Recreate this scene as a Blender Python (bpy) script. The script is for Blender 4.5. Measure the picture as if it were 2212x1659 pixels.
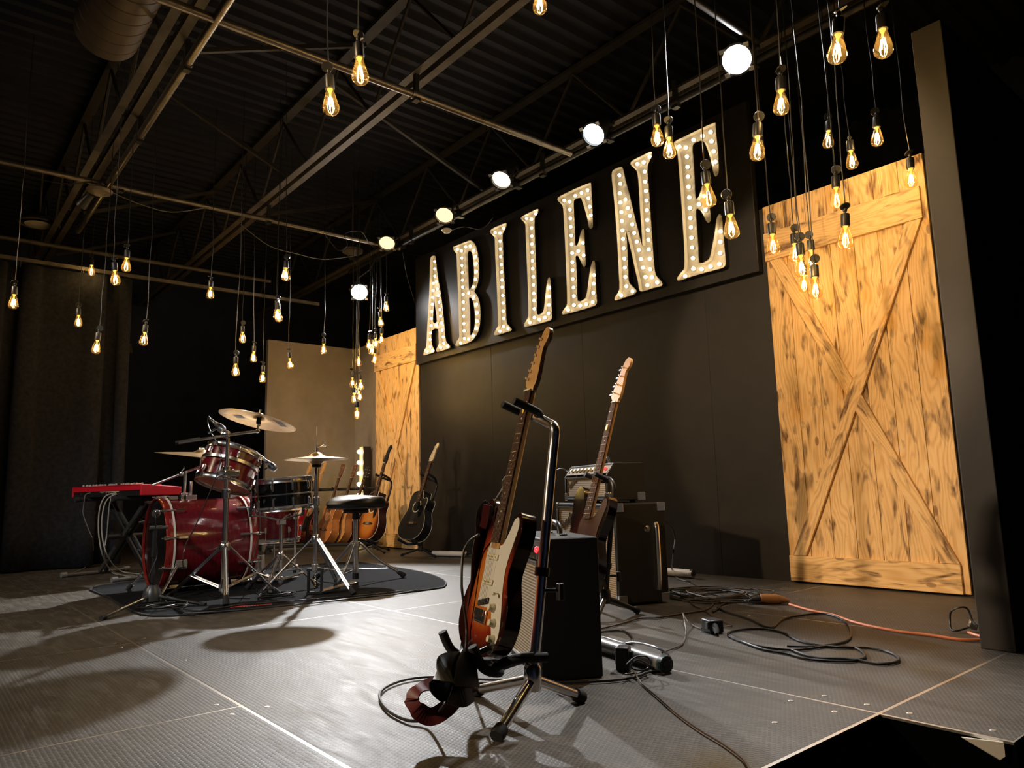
import bpy, bmesh, math, random
from mathutils import Vector, Matrix, Euler
from mathutils.geometry import tessellate_polygon

random.seed(7)
R = math.radians
sc = bpy.context.scene
for o in list(bpy.data.objects):
    bpy.data.objects.remove(o)
C = sc.collection

# ---------------------------------------------------------------- camera
# metres; X runs along the back wall, +Y goes towards it, z = 0 is the stage deck
cam = bpy.data.cameras.new('camera')
cam.sensor_fit = 'HORIZONTAL'
cam.sensor_width = 36.0
cam.lens = 36.0 * 1578.0 / 2212.0
cam.clip_start = 0.02
cam.clip_end = 100
co = bpy.data.objects.new('camera', cam)
C.objects.link(co)
yaw, pit, rol = R(140.124), R(8.269), R(-1.507)
fw = Vector((math.cos(pit) * math.cos(yaw), math.cos(pit) * math.sin(yaw), math.sin(pit)))
rt = Vector((math.sin(yaw), -math.cos(yaw), 0))
up = rt.cross(fw)
rt2 = math.cos(rol) * rt + math.sin(rol) * up
up2 = -math.sin(rol) * rt + math.cos(rol) * up
mw = Matrix((rt2, up2, -fw)).transposed().to_4x4()
mw.translation = (0, 0, 0.6)
co.matrix_world = mw
sc.camera = co

# ---------------------------------------------------------------- world, exposure
w = bpy.data.worlds.new('house_dark')
sc.world = w
w.use_nodes = True
bg = w.node_tree.nodes['Background']
bg.inputs[0].default_value = (0.30, 0.42, 1.0, 1)
bg.inputs[1].default_value = 0.004
sc.view_settings.view_transform = 'Standard'
sc.view_settings.look = 'None'
sc.view_settings.gamma = 1
sc.view_settings.use_curve_mapping = False
sc.view_settings.exposure = 0.4

def spot(name, loc, target, watts, col, angle, blend=0.3, radius=0.05, parent=None):
    l = bpy.data.lights.new(name, 'SPOT')
    l.energy = watts
    l.color = col
    l.spot_size = R(angle)
    l.spot_blend = blend
    l.shadow_soft_size = radius
    o = bpy.data.objects.new(name, l)
    C.objects.link(o)
    d = Vector(target) - Vector(loc)
    o.location = loc
    o.rotation_euler = d.to_track_quat('-Z', 'Y').to_euler()
    return o

WARM = (1.0, 0.69, 0.40)
TUNG = (1.0, 0.76, 0.52)
COOL = (0.96, 0.98, 1.0)
# front-of-house profile spots on the house truss behind the camera, one on each barn door, a soft wash on the band
spot('house_spot_door_near', (-2.6, -3.6, 3.7), (-1.95, 4.26, 1.15), 1000, WARM, 20, 0.2, 0.08)
spot('house_spot_door_far', (-6.0, -3.8, 3.7), (-7.1, 4.2, 1.15), 900, WARM, 18.5, 0.2, 0.08)
spot('house_wash', (-5.2, -3.8, 3.8), (-5.6, 2.4, 0.6), 190, TUNG, 56, 0.6, 0.15)
spot('house_key_guitars', (-4.2, -4.2, 3.2), (-2.0, 1.6, 0.55), 850, TUNG, 22, 0.5, 0.12)
spot('house_wash_drums', (-1.2, -2.8, 3.6), (-5.3, 1.6, 0.5), 420, COOL, 38, 0.6, 0.12)

# ---------------------------------------------------------------- mesh helpers
class MB:
    """collects vertices and faces of one part"""
    def __init__(self):
        self.v = []
        self.f = []
    def add(self, vs, fs, M=None):
        n = len(self.v)
        for p in vs:
            p = Vector(p)
            self.v.append(M @ p if M is not None else p)
        self.f += [tuple(i + n for i in q) for q in fs]
        return self
    def box(self, c, s, M=None, rot=None):
        x, y, z = s[0] / 2, s[1] / 2, s[2] / 2
        vs = [Vector((a * x, b * y, d * z)) for a in (-1, 1) for b in (-1, 1) for d in (-1, 1)]
        if rot is not None:
            E = Euler(rot).to_matrix()
            vs = [E @ q for q in vs]
        vs = [q + Vector(c) for q in vs]
        return self.add(vs, [(0, 1, 3, 2), (4, 6, 7, 5), (0, 4, 5, 1), (2, 3, 7, 6), (0, 2, 6, 4), (1, 5, 7, 3)], M)
    def tube(self, pts, r, n=8, M=None, cap=True, closed=False):
        pts = [Vector(p) for p in pts]
        m = len(pts)
        rr = r if isinstance(r, (list, tuple)) else [r] * m
        t0 = (pts[1] - pts[0]).normalized()
        a = Vector((0, 0, 1)) if abs(t0.z) < 0.9 else Vector((1, 0, 0))
        u = t0.cross(a).normalized()
        vs, fs = [], []
        for i, p in enumerate(pts):
            if closed:
                t = (pts[(i + 1) % m] - pts[i - 1]).normalized()
            else:
                t = (pts[min(i + 1, m - 1)] - pts[max(i - 1, 0)])
                t = t.normalized() if t.length > 1e-9 else t0
            u = (u - t * u.dot(t))
            u = u.normalized() if u.length > 1e-6 else t.orthogonal().normalized()
            b = t.cross(u)
            for k in range(n):
                q = 2 * math.pi * k / n
                vs.append(p + (u * math.cos(q) + b * math.sin(q)) * rr[i])
        for i in range(m if closed else m - 1):
            j = (i + 1) % m
            for k in range(n):
                l = (k + 1) % n
                fs.append((i * n + k, i * n + l, j * n + l, j * n + k))
        if cap and not closed:
            fs.append(tuple(range(n))[::-1])
            fs.append(tuple((m - 1) * n + k for k in range(n)))
        return self.add(vs, fs, M)
    def cyl(self, a, b, r, n=12, M=None, r2=None):
        return self.tube([a, b], [r, r if r2 is None else r2], n, M)
    def lathe(self, prof, n=24, M=None, closed=False):
        """prof: (r, z) pairs turned about local z"""
        vs, fs, rows = [], [], []
        for r, z in prof:
            if r < 1e-6:
                rows.append([len(vs)])
                vs.append((0, 0, z))
            else:
                rows.append(list(range(len(vs), len(vs) + n)))
                vs += [(r * math.cos(2 * math.pi * k / n), r * math.sin(2 * math.pi * k / n), z) for k in range(n)]
        rng = list(range(len(rows) - 1)) + ([len(rows) - 1] if closed else [])
        for i in rng:
            a, b = rows[i], rows[(i + 1) % len(rows)]
            for k in range(n):
                l = (k + 1) % n
                if len(a) == 1 and len(b) == 1:
                    continue
                if len(a) == 1:
                    fs.append((a[0], b[l], b[k]))
                elif len(b) == 1:
                    fs.append((a[k], a[l], b[0]))
                else:
                    fs.append((a[k], a[l], b[l], b[k]))
        return self.add(vs, fs, M)
    def prism(self, poly, y0, y1, M=None, holes=()):
        """poly: (x, z) outline, extruded along y from y0 to y1"""
        loops = [list(poly)] + [list(h) for h in holes]
        flat = [p for l in loops for p in l]
        n = len(flat)
        vs = [(p[0], y0, p[1]) for p in flat] + [(p[0], y1, p[1]) for p in flat]
        tri = tessellate_polygon([[Vector((p[0], p[1], 0)) for p in l] for l in loops])
        fs = []
        for t in tri:
            a, b, c = [Vector(flat[i]) for i in t]
            if (b - a).cross(c - a) < 0:
                t = t[::-1]
            fs.append(tuple(t))
            fs.append(tuple(n + i for i in t[::-1]))
        s = 0
        for l in loops:
            m = len(l)
            area = sum(l[i][0] * l[(i + 1) % m][1] - l[(i + 1) % m][0] * l[i][1] for i in range(m))
            ccw = area > 0
            if s > 0:
                ccw = not ccw
            for i in range(m):
                j = (i + 1) % m
                q = (s + i, n + s + i, n + s + j, s + j)
                fs.append(q if ccw else q[::-1])
            s += m
        return self.add(vs, fs, M)
    def mesh(self, name, mat, smooth=False, ang=40):
        me = bpy.data.meshes.new(name)
        me.from_pydata([tuple(p) for p in self.v], [], self.f)
        me.update()
        if mat is not None:
            me.materials.append(mat)
        if smooth:
            for p in me.polygons:
                p.use_smooth = True
            try:
                me.set_sharp_from_angle(angle=R(ang))
            except Exception:
                pass
        return me

def link(name, data, parent=None, M=None):
    o = bpy.data.objects.new(name, data)
    C.objects.link(o)
    if parent is not None:
        o.parent = parent
    if M is not None:
        o.matrix_local = M
    return o
def tag(o, label=None, cat=None, group=None, kind=None):
    if label: o['label'] = label
    if cat: o['category'] = cat
    if group: o['group'] = group
    if kind: o['kind'] = kind
    return o
def thing(name, label, cat, loc=(0, 0, 0), rz=0, group=None, M=None):
    o = bpy.data.objects.new(name, None)
    o.empty_display_size = 0.1
    C.objects.link(o)
    if M is not None:
        o.matrix_world = M
    else:
        o.location = loc
        o.rotation_euler = (0, 0, rz)
    return tag(o, label, cat, group)
def part(parent, name, mb, mat, smooth=True, ang=40, bevel=0, seg=2, label=None, kind=None, M=None):
    o = link(name, mb.mesh(name, mat, smooth, ang) if isinstance(mb, MB) else mb, parent, M)
    if bevel:
        m = o.modifiers.new('bevel', 'BEVEL')
        m.width = bevel
        m.segments = seg
        m.limit_method = 'ANGLE'
        m.angle_limit = R(35)
    return tag(o, label, None, None, kind)
def single(name, mb, mat, label, cat, group=None, smooth=True, ang=40, bevel=0, M=None):
    o = part(None, name, mb, mat, smooth, ang, bevel, M=M)
    return tag(o, label, cat, group)
def struct(name, mb, mat, label=None, smooth=False, bevel=0):
    o = part(None, name, mb, mat, smooth, 40, bevel)
    return tag(o, label, None, None, 'structure')
def copy_part(o, parent, M):
    c = o.copy()
    C.objects.link(c)
    c.parent = parent
    c.matrix_local = M
    return c
def frame(p, zdir, xhint=(0, 0, 1)):
    """matrix at p with local z along zdir"""
    z = Vector(zdir).normalized()
    h = Vector(xhint)
    if abs(h.normalized().dot(z)) > 0.99:
        h = Vector((1, 0, 0))
    x = h.cross(z).normalized()
    y = z.cross(x)
    m = Matrix((x, y, z)).transposed().to_4x4()
    m.translation = p
    return m
def smooth_path(pts, k=6, closed=False):
    pts = [Vector(p) for p in pts]
    n = len(pts)
    out = []
    for i in range(n if closed else n - 1):
        if closed:
            p0, p1, p2, p3 = pts[i - 1], pts[i], pts[(i + 1) % n], pts[(i + 2) % n]
        else:
            p0, p1, p2, p3 = pts[max(i - 1, 0)], pts[i], pts[i + 1], pts[min(i + 2, n - 1)]
        for j in range(k):
            t = j / k
            out.append(0.5 * ((2 * p1) + (p2 - p0) * t + (2 * p0 - 5 * p1 + 4 * p2 - p3) * t * t + (3 * p1 - p0 - 3 * p2 + p3) * t ** 3))
    if not closed:
        out.append(pts[-1])
    return out
def sm2(pts, k=5):
    return [(p.x, p.y) for p in smooth_path([(a, b, 0) for a, b in pts], k, True)]
def text_mesh(s, size, depth, mat, shear=0.0):
    cu = bpy.data.curves.new('lettering', 'FONT')
    cu.body = s
    cu.size = size
    cu.extrude = depth
    cu.shear = shear
    cu.resolution_u = 3
    o = bpy.data.objects.new('lettering', cu)
    C.objects.link(o)
    dg = bpy.context.evaluated_depsgraph_get()
    me = bpy.data.meshes.new_from_object(o.evaluated_get(dg))
    bpy.data.objects.remove(o)
    me.materials.clear()
    me.materials.append(mat)
    return me

# ---------------------------------------------------------------- materials
class NT:
    def __init__(self, name):
        self.m = bpy.data.materials.new(name)
        self.m.use_nodes = True
        self.t = self.m.node_tree
        self.b = self.t.nodes['Principled BSDF']
    def n(self, kind, **kw):
        nd = self.t.nodes.new(kind)
        for k, v in kw.items():
            if k.startswith('i_'):
                key = k[2:]
                nd.inputs[int(key) if key.isdigit() else key].default_value = v
            else:
                setattr(nd, k, v)
        return nd
    def l(self, a, b):
        self.t.links.new(a, b)
    def math(self, op, a, b=None, c=None):
        nd = self.t.nodes.new('ShaderNodeMath')
        nd.operation = op
        for i, x in enumerate((a, b, c)):
            if x is None: continue
            if isinstance(x, (int, float)): nd.inputs[i].default_value = x
            else: self.l(x, nd.inputs[i])
        return nd.outputs[0]
    def ramp(self, fac, stops):
        nd = self.t.nodes.new('ShaderNodeValToRGB')
        while len(nd.color_ramp.elements) < len(stops):
            nd.color_ramp.elements.new(0.5)
        for e, (p, c) in zip(nd.color_ramp.elements, stops):
            e.position = p
            e.color = (*c, 1) if len(c) == 3 else c
        self.l(fac, nd.inputs[0])
        return nd.outputs[0]
    def mix(self, fac, a, b, mode='MIX'):
        nd = self.t.nodes.new('ShaderNodeMix')
        nd.data_type = 'RGBA'
        nd.blend_type = mode
        for s, x in ((nd.inputs[0], fac), (nd.inputs[6], a), (nd.inputs[7], b)):
            if isinstance(x, (int, float)): s.default_value = x
            elif isinstance(x, tuple): s.default_value = (*x, 1)
            else: self.l(x, s)
        return nd.outputs[2]
    def obj(self):
        return self.n('ShaderNodeTexCoord').outputs['Object']
    def mapping(self, vec, scale=(1, 1, 1), loc=(0, 0, 0), rot=(0, 0, 0)):
        nd = self.n('ShaderNodeMapping')
        nd.inputs['Scale'].default_value = scale
        nd.inputs['Location'].default_value = loc
        nd.inputs['Rotation'].default_value = rot
        self.l(vec, nd.inputs['Vector'])
        return nd.outputs[0]
    def noise(self, vec, scale, detail=4, rough=0.55, dist=0):
        nd = self.n('ShaderNodeTexNoise', i_Scale=scale, i_Detail=detail, i_Roughness=rough, i_Distortion=dist)
        if vec is not None: self.l(vec, nd.inputs['Vector'])
        return nd.outputs['Fac']
    def bump(self, h, strength=0.3, dist=0.002):
        nd = self.n('ShaderNodeBump', i_Strength=strength, i_Distance=dist)
        self.l(h, nd.inputs['Height'])
        self.l(nd.outputs[0], self.b.inputs['Normal'])
def mat(name, col, rough=0.5, metal=0.0, spec=0.5, coat=0.0, grain=0.0, gscale=60, bump=0.0, emit=None, es=0.0):
    k = NT(name)
    b = k.b
    b.inputs['Base Color'].default_value = (*col, 1)
    b.inputs['Roughness'].default_value = rough
    b.inputs['Metallic'].default_value = metal
    b.inputs['Specular IOR Level'].default_value = spec
    b.inputs['Coat Weight'].default_value = coat
    b.inputs['Coat Roughness'].default_value = 0.06
    if grain or bump:
        f = k.noise(k.obj(), gscale)
        if grain:
            lo = tuple(c * (1 - grain) for c in col)
            hi = tuple(min(1, c * (1 + grain)) for c in col)
            k.l(k.ramp(f, [(0.3, lo), (0.7, hi)]), b.inputs['Base Color'])
        if bump:
            k.bump(f, bump, 0.002)
    if emit:
        b.inputs['Emission Color'].default_value = (*emit, 1)
        b.inputs['Emission Strength'].default_value = es
    return k.m

def deck_material():
    k = NT('phenolic_grip_deck')
    o = k.obj()
    sep = k.n('ShaderNodeSeparateXYZ')
    k.l(o, sep.inputs[0])
    x, y = sep.outputs[0], sep.outputs[1]
    kk = 2 * math.pi / 0.0115
    c1 = k.math('COSINE', k.math('MULTIPLY', y, kk))
    xa = k.math('MULTIPLY', x, kk * 0.866)
    ya = k.math('MULTIPLY', y, kk * 0.5)
    c2 = k.math('COSINE', k.math('ADD', xa, ya))
    c3 = k.math('COSINE', k.math('SUBTRACT', xa, ya))
    hexa = k.math('ADD', k.math('ADD', c1, c2), c3)          # -1.5 .. 3
    h = k.math('MULTIPLY_ADD', hexa, 0.2222, 0.3333)
    dots = k.ramp(h, [(0.12, (0, 0, 0)), (0.5, (1, 1, 1))])
    big = k.noise(o, 2.2, 5, 0.62, 0.6)
    scuff = k.noise(k.mapping(o, (3, 16, 1)), 1.6, 6, 0.7, 0.8)
    base = k.ramp(big, [(0.3, (0.038, 0.030, 0.020)), (0.7, (0.078, 0.063, 0.044))])
    col = k.mix(k.math('MULTIPLY', k.ramp(scuff, [(0.48, (0, 0, 0)), (0.72, (1, 1, 1))]), 0.45), base, (0.20, 0.175, 0.14))
    col = k.mix(k.math('MULTIPLY', dots, 0.6), col, (0.020, 0.016, 0.011))
    k.l(col, k.b.inputs['Base Color'])
    k.l(k.ramp(scuff, [(0.3, (0.47,) * 3), (0.75, (0.66,) * 3)]), k.b.inputs['Roughness'])
    k.b.inputs['Specular IOR Level'].default_value = 0.5
    k.bump(dots, 0.35, 0.0012)
    return k.m

def burnt_pine(name='torched_pine', zlong=True):
    """plank long axis along local z"""
    k = NT(name)
    oi = k.n('ShaderNodeObjectInfo')
    o = k.obj()
    off = k.n('ShaderNodeCombineXYZ')
    k.l(k.math('MULTIPLY', oi.outputs['Random'], 37.0), off.inputs[0])
    k.l(k.math('MULTIPLY', oi.outputs['Random'], 11.0), off.inputs[2])
    va = k.n('ShaderNodeVectorMath', operation='ADD')
    k.l(o, va.inputs[0])
    k.l(off.outputs[0], va.inputs[1])
    v = va.outputs[0]
    warp = k.noise(k.mapping(v, (5, 5, 1.1)), 1.5, 2, 0.5, 0.3)
    sep = k.n('ShaderNodeSeparateXYZ')
    k.l(v, sep.inputs[0])
    ring = k.math('SINE', k.math('ADD', k.math('MULTIPLY', sep.outputs[0], 260), k.math('MULTIPLY', warp, 70)))
    fine = k.noise(k.mapping(v, (90, 90, 3)), 2.0, 3, 0.6)
    grain = k.math('ADD', k.math('MULTIPLY', k.math('ADD', ring, 1.0), 0.20), k.math('MULTIPLY', fine, 0.55))
    col = k.ramp(grain, [(0.12, (0.80, 0.55, 0.27)), (0.55, (0.72, 0.455, 0.195)), (0.9, (0.52, 0.285, 0.10))])
    burn = k.noise(k.mapping(v, (19, 19, 5.0)), 1.0, 2.5, 0.5, 0.7)
    bm = k.ramp(burn, [(0.535, (0, 0, 0)), (0.67, (1, 1, 1))])
    edge = k.noise(k.mapping(v, (60, 60, 9)), 1.0, 3, 0.6)
    bf = k.math('MULTIPLY', bm, k.ramp(edge, [(0.3, (0.25,) * 3), (0.6, (0.95,) * 3)]))
    col = k.mix(bf, col, (0.105, 0.046, 0.017))
    vo = k.n('ShaderNodeTexVoronoi', i_Scale=1.0)
    k.l(k.mapping(v, (7.0, 7.0, 3.2)), vo.inputs['Vector'])
    kn = k.ramp(vo.outputs['Distance'], [(0.0, (1, 1, 1)), (0.085, (0.75,) * 3), (0.10, (0, 0, 0))])
    col = k.mix(k.math('MULTIPLY', kn, 0.8), col, (0.16, 0.07, 0.025))
    k.l(col, k.b.inputs['Base Color'])
    k.b.inputs['Roughness'].default_value = 0.55
    k.b.inputs['Specular IOR Level'].default_value = 0.3
    k.bump(grain, 0.12, 0.001)
    return k.m

def sunburst(name, cz, rx, rz, stops, rough=0.12, edge_black=True):
    """painted burst: amber centre to dark rim on the front, rim colour on the sides; local y is depth"""
    k = NT(name)
    tc = k.n('ShaderNodeTexCoord')
    sep = k.n('ShaderNodeSeparateXYZ')
    k.l(tc.outputs['Object'], sep.inputs[0])
    a = k.math('POWER', k.math('ABSOLUTE', k.math('DIVIDE', sep.outputs[0], rx)), 2.4)
    b = k.math('POWER', k.math('ABSOLUTE', k.math('DIVIDE', k.math('SUBTRACT', sep.outputs[2], cz), rz)), 2.4)
    d = k.math('POWER', k.math('ADD', a, b), 1 / 2.4)
    wood = k.noise(k.mapping(tc.outputs['Object'], (40, 40, 4)), 2, 3)
    d = k.math('ADD', d, k.math('MULTIPLY', k.math('SUBTRACT', wood, 0.5), 0.06))
    col = k.ramp(k.math('MULTIPLY', d, 0.8), stops)
    if edge_black:
        ns = k.n('ShaderNodeSeparateXYZ')
        k.l(tc.outputs['Normal'], ns.inputs[0])
        side = k.ramp(k.math('ABSOLUTE', ns.outputs[1]), [(0.55, (0, 0, 0)), (0.9, (1, 1, 1))])
        col = k.mix(side, stops[-1][1], col)
    k.l(col, k.b.inputs['Base Color'])
    k.b.inputs['Roughness'].default_value = rough
    k.b.inputs['Coat Weight'].default_value = 0.7
    k.b.inputs['Coat Roughness'].default_value = 0.05
    return k.m

def lacquer(name, col, dark):
    k = NT(name)
    o = k.obj()
    g = k.noise(k.mapping(o, (6, 6, 30)), 3, 5, 0.6, 0.5)
    k.l(k.ramp(g, [(0.3, dark), (0.7, col)]), k.b.inputs['Base Color'])
    k.b.inputs['Roughness'].default_value = 0.22
    k.b.inputs['Coat Weight'].default_value = 1.0
    k.b.inputs['Coat Roughness'].default_value = 0.05
    return k.m

def woven(name, a, b, s=260, ang=0.0):
    k = NT(name)
    o = k.obj()
    sep = k.n('ShaderNodeSeparateXYZ')
    k.l(o, sep.inputs[0])
    st = k.math('SINE', k.math('MULTIPLY', sep.outputs[2], s))
    cr = k.math('SINE', k.math('MULTIPLY', sep.outputs[0], s * 1.4))
    f = k.math('MULTIPLY_ADD', st, 0.40, k.math('MULTIPLY_ADD', cr, 0.10, 0.5))
    k.l(k.ramp(f, [(0.1, a), (0.8, b)]), k.b.inputs['Base Color'])
    k.b.inputs['Roughness'].default_value = 0.75
    k.bump(f, 0.4, 0.001)
    return k.m

def bulb_glass():
    k = NT('amber_bulb_glass')
    k.t.nodes.remove(k.b)
    out = [n for n in k.t.nodes if n.type == 'OUTPUT_MATERIAL'][0]
    tr = k.n('ShaderNodeBsdfTransparent')
    tr.inputs[0].default_value = (1.0, 0.86, 0.60, 1)
    gl = k.n('ShaderNodeBsdfGlossy')
    gl.inputs['Color'].default_value = (1, 0.93, 0.8, 1)
    gl.inputs['Roughness'].default_value = 0.03
    lw = k.n('ShaderNodeLayerWeight', i_Blend=0.22)
    mx = k.n('ShaderNodeMixShader')
    k.l(k.math('MULTIPLY', lw.outputs['Facing'], 0.55), mx.inputs[0])
    k.l(tr.outputs[0], mx.inputs[1])
    k.l(gl.outputs[0], mx.inputs[2])
    tl = k.n('ShaderNodeBsdfTranslucent')
    tl.inputs[0].default_value = (1.0, 0.62, 0.22, 1)
    m2 = k.n('ShaderNodeMixShader')
    m2.inputs[0].default_value = 0.014
    k.l(mx.outputs[0], m2.inputs[1])
    k.l(tl.outputs[0], m2.inputs[2])
    k.l(m2.outputs[0], out.inputs[0])
    return k.m

def emitter(name, col, s):
    k = NT(name)
    k.t.nodes.remove(k.b)
    out = [n for n in k.t.nodes if n.type == 'OUTPUT_MATERIAL'][0]
    e = k.n('ShaderNodeEmission')
    e.inputs[0].default_value = (*col, 1)
    e.inputs[1].default_value = s
    k.l(e.outputs[0], out.inputs[0])
    return k.m

M_DECK = deck_material()
M_PINE = burnt_pine()
M_ALU = mat('brushed_aluminium', (0.62, 0.60, 0.56), 0.35, 1.0)
M_CHROME = mat('chrome', (0.90, 0.90, 0.92), 0.21, 1.0)
M_NICKEL = mat('worn_nickel', (0.60, 0.58, 0.54), 0.25, 1.0)
M_BLACK = mat('black_plastic', (0.012, 0.012, 0.013), 0.42)
M_RUBBER = mat('black_rubber', (0.010, 0.010, 0.010), 0.75, bump=0.2, gscale=120)
M_FOAM = mat('black_foam_sleeve', (0.014, 0.014, 0.014), 0.8)
M_BMETAL = mat('black_powder_coat', (0.016, 0.016, 0.017), 0.38)
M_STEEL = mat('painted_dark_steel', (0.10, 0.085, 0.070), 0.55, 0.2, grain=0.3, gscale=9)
M_STEELD = mat('shaded_dark_steel', (0.040, 0.036, 0.034), 0.7, 0.1, grain=0.3, gscale=9)  # same joist steel darkened; the dimness up there is put into the colour
M_PIPE = mat('grey_steel_pipe', (0.24, 0.21, 0.175), 0.34, 0.85, grain=0.25, gscale=14)
M_ROOF = mat('dark_roof_deck', (0.008, 0.010, 0.022), 0.8, grain=0.3, gscale=3)
M_NAVY = mat('haze_lifted_navy', (0.020, 0.029, 0.075), 0.75, grain=0.25, gscale=4)  # navy walls brightened, roof made bluish: haze put into the colour
M_WALL = mat('black_stage_paint', (0.011, 0.0092, 0.008), 0.5, grain=0.3, gscale=7, bump=0.05)
M_SIGN = mat('black_sign_board', (0.011, 0.0098, 0.0095), 0.45, grain=0.25, gscale=6)
M_TAUPE = mat('taupe_flat_paint', (0.19, 0.162, 0.132), 0.65, grain=0.12, gscale=5)
M_WING = mat('brown_black_flat', (0.046, 0.040, 0.036), 0.6, grain=0.15, gscale=6)
M_CURT = mat('charcoal_velour', (0.021, 0.021, 0.024), 0.9, spec=0.1, grain=0.3, gscale=30)
M_CARPET = mat('black_house_floor', (0.0025, 0.0025, 0.003), 0.95, spec=0.0)
M_MAT = mat('charcoal_drum_carpet', (0.014, 0.014, 0.015), 0.95, spec=0.05, grain=0.8, gscale=300, bump=0.5)
M_CABLE = mat('black_cable_jacket', (0.014, 0.013, 0.012), 0.42)
M_GCABLE = mat('grey_cable_jacket', (0.16, 0.16, 0.15), 0.5)
M_BCABLE = mat('brown_lamp_cord', (0.075, 0.048, 0.030), 0.5)
M_ORANGE = mat('orange_extension_cord', (0.62, 0.17, 0.05), 0.45)
M_WHITE = mat('white_enamel', (0.78, 0.72, 0.60), 0.4)
M_LETTER = mat('cream_painted_tin', (0.50, 0.44, 0.34), 0.45, grain=0.1, gscale=10)
M_CREAM = mat('aged_cream_plastic', (0.72, 0.66, 0.46), 0.35)
M_MINT = mat('mint_pickguard', (0.72, 0.70, 0.60), 0.22, coat=0.3)
M_ROSE = mat('rosewood', (0.060, 0.028, 0.016), 0.7, spec=0.04, grain=0.4, gscale=80)
M_MAPLE = mat('aged_maple', (0.55, 0.30, 0.10), 0.25, coat=0.5, grain=0.12, gscale=30)
M_DKNECK = mat('mahogany_neck', (0.12, 0.042, 0.018), 0.3, coat=0.4, grain=0.2, gscale=30)
M_TOLEX = mat('black_tolex', (0.010, 0.0095, 0.009), 0.55, spec=0.25, bump=0.6, gscale=500)
M_GREYTOLEX = mat('dusty_black_tolex', (0.018, 0.016, 0.012), 0.65, spec=0.25, bump=0.6, gscale=420, grain=0.2)
M_GRILLE = woven('silver_grille_cloth', (0.10, 0.085, 0.065), (0.46, 0.40, 0.31), 620)
M_GRILLE2 = woven('wheat_grille_cloth', (0.10, 0.065, 0.030), (0.40, 0.27, 0.13), 560)
M_FACE = mat('brushed_amp_panel', (0.22, 0.155, 0.08), 0.7, 0.0, spec=0.1)
M_REDL = mat('red_jewel', (0.7, 0.02, 0.04), 0.2, emit=(1, 0.05, 0.06), es=1.2)
M_RED = mat('keyboard_red_paint', (0.62, 0.012, 0.028), 0.38)
M_DRUM = lacquer('cherry_lacquer', (0.20, 0.010, 0.018), (0.095, 0.004, 0.008))
M_DRUMHOOP = lacquer('cherry_hoop_lacquer', (0.32, 0.024, 0.016), (0.17, 0.009, 0.008))
M_DBLK = mat('gloss_black_shell', (0.006, 0.006, 0.006), 0.08, coat=1.0)
M_HEAD = mat('coated_drum_head', (0.70, 0.64, 0.56), 0.5)
M_HEADC = mat('clear_head_over_maple', (0.62, 0.34, 0.16), 0.25, coat=0.6)
M_HEADB = mat('black_drum_head', (0.008, 0.008, 0.008), 0.25)
M_BRONZE = mat('cymbal_bronze', (0.72, 0.50, 0.26), 0.30, 0.85, grain=0.12, gscale=40)
M_VINYL = mat('black_throne_vinyl', (0.012, 0.012, 0.013), 0.28, bump=0.15, gscale=200)
M_MIC = mat('mic_grey_metal', (0.16, 0.16, 0.165), 0.35, 0.7)
M_GRAYPR = mat('grey_print', (0.30, 0.29, 0.28), 0.5)
M_TUBE = mat('frosted_white_tube', (0.72, 0.66, 0.60), 0.35)
M_TUBEG = mat('grey_aluminium_tube', (0.34, 0.33, 0.33), 0.3, 0.6)
M_DUCT = mat('galvanised_duct', (0.15, 0.115, 0.080), 0.5, 0.3, grain=0.15, gscale=5)
M_STRAP = mat('oxblood_leather', (0.13, 0.016, 0.018), 0.5)
M_STRAPB = mat('black_leather_strap', (0.010, 0.009, 0.009), 0.4)
M_GLASS = bulb_glass()
M_FIL = emitter('led_filament', (1.0, 0.72, 0.34), 330)
M_STEM = mat('amber_glass_stem', (0.9, 0.62, 0.25), 0.2, emit=(1.0, 0.55, 0.15), es=0.5)
M_MARQ = emitter('marquee_bulb_glow', (1.0, 0.83, 0.55), 12)
M_LENSW = emitter('white_lamp_lens', (1.0, 0.99, 1.0), 160)
M_LENSD = emitter('dim_tungsten_lens', (1.0, 0.66, 0.32), 1.5)
M_LENSM = emitter('medium_tungsten_lens', (1.0, 0.86, 0.62), 2.6)
M_LENSC = emitter('cool_lamp_lens', (0.85, 0.97, 1.0), 5)

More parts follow.
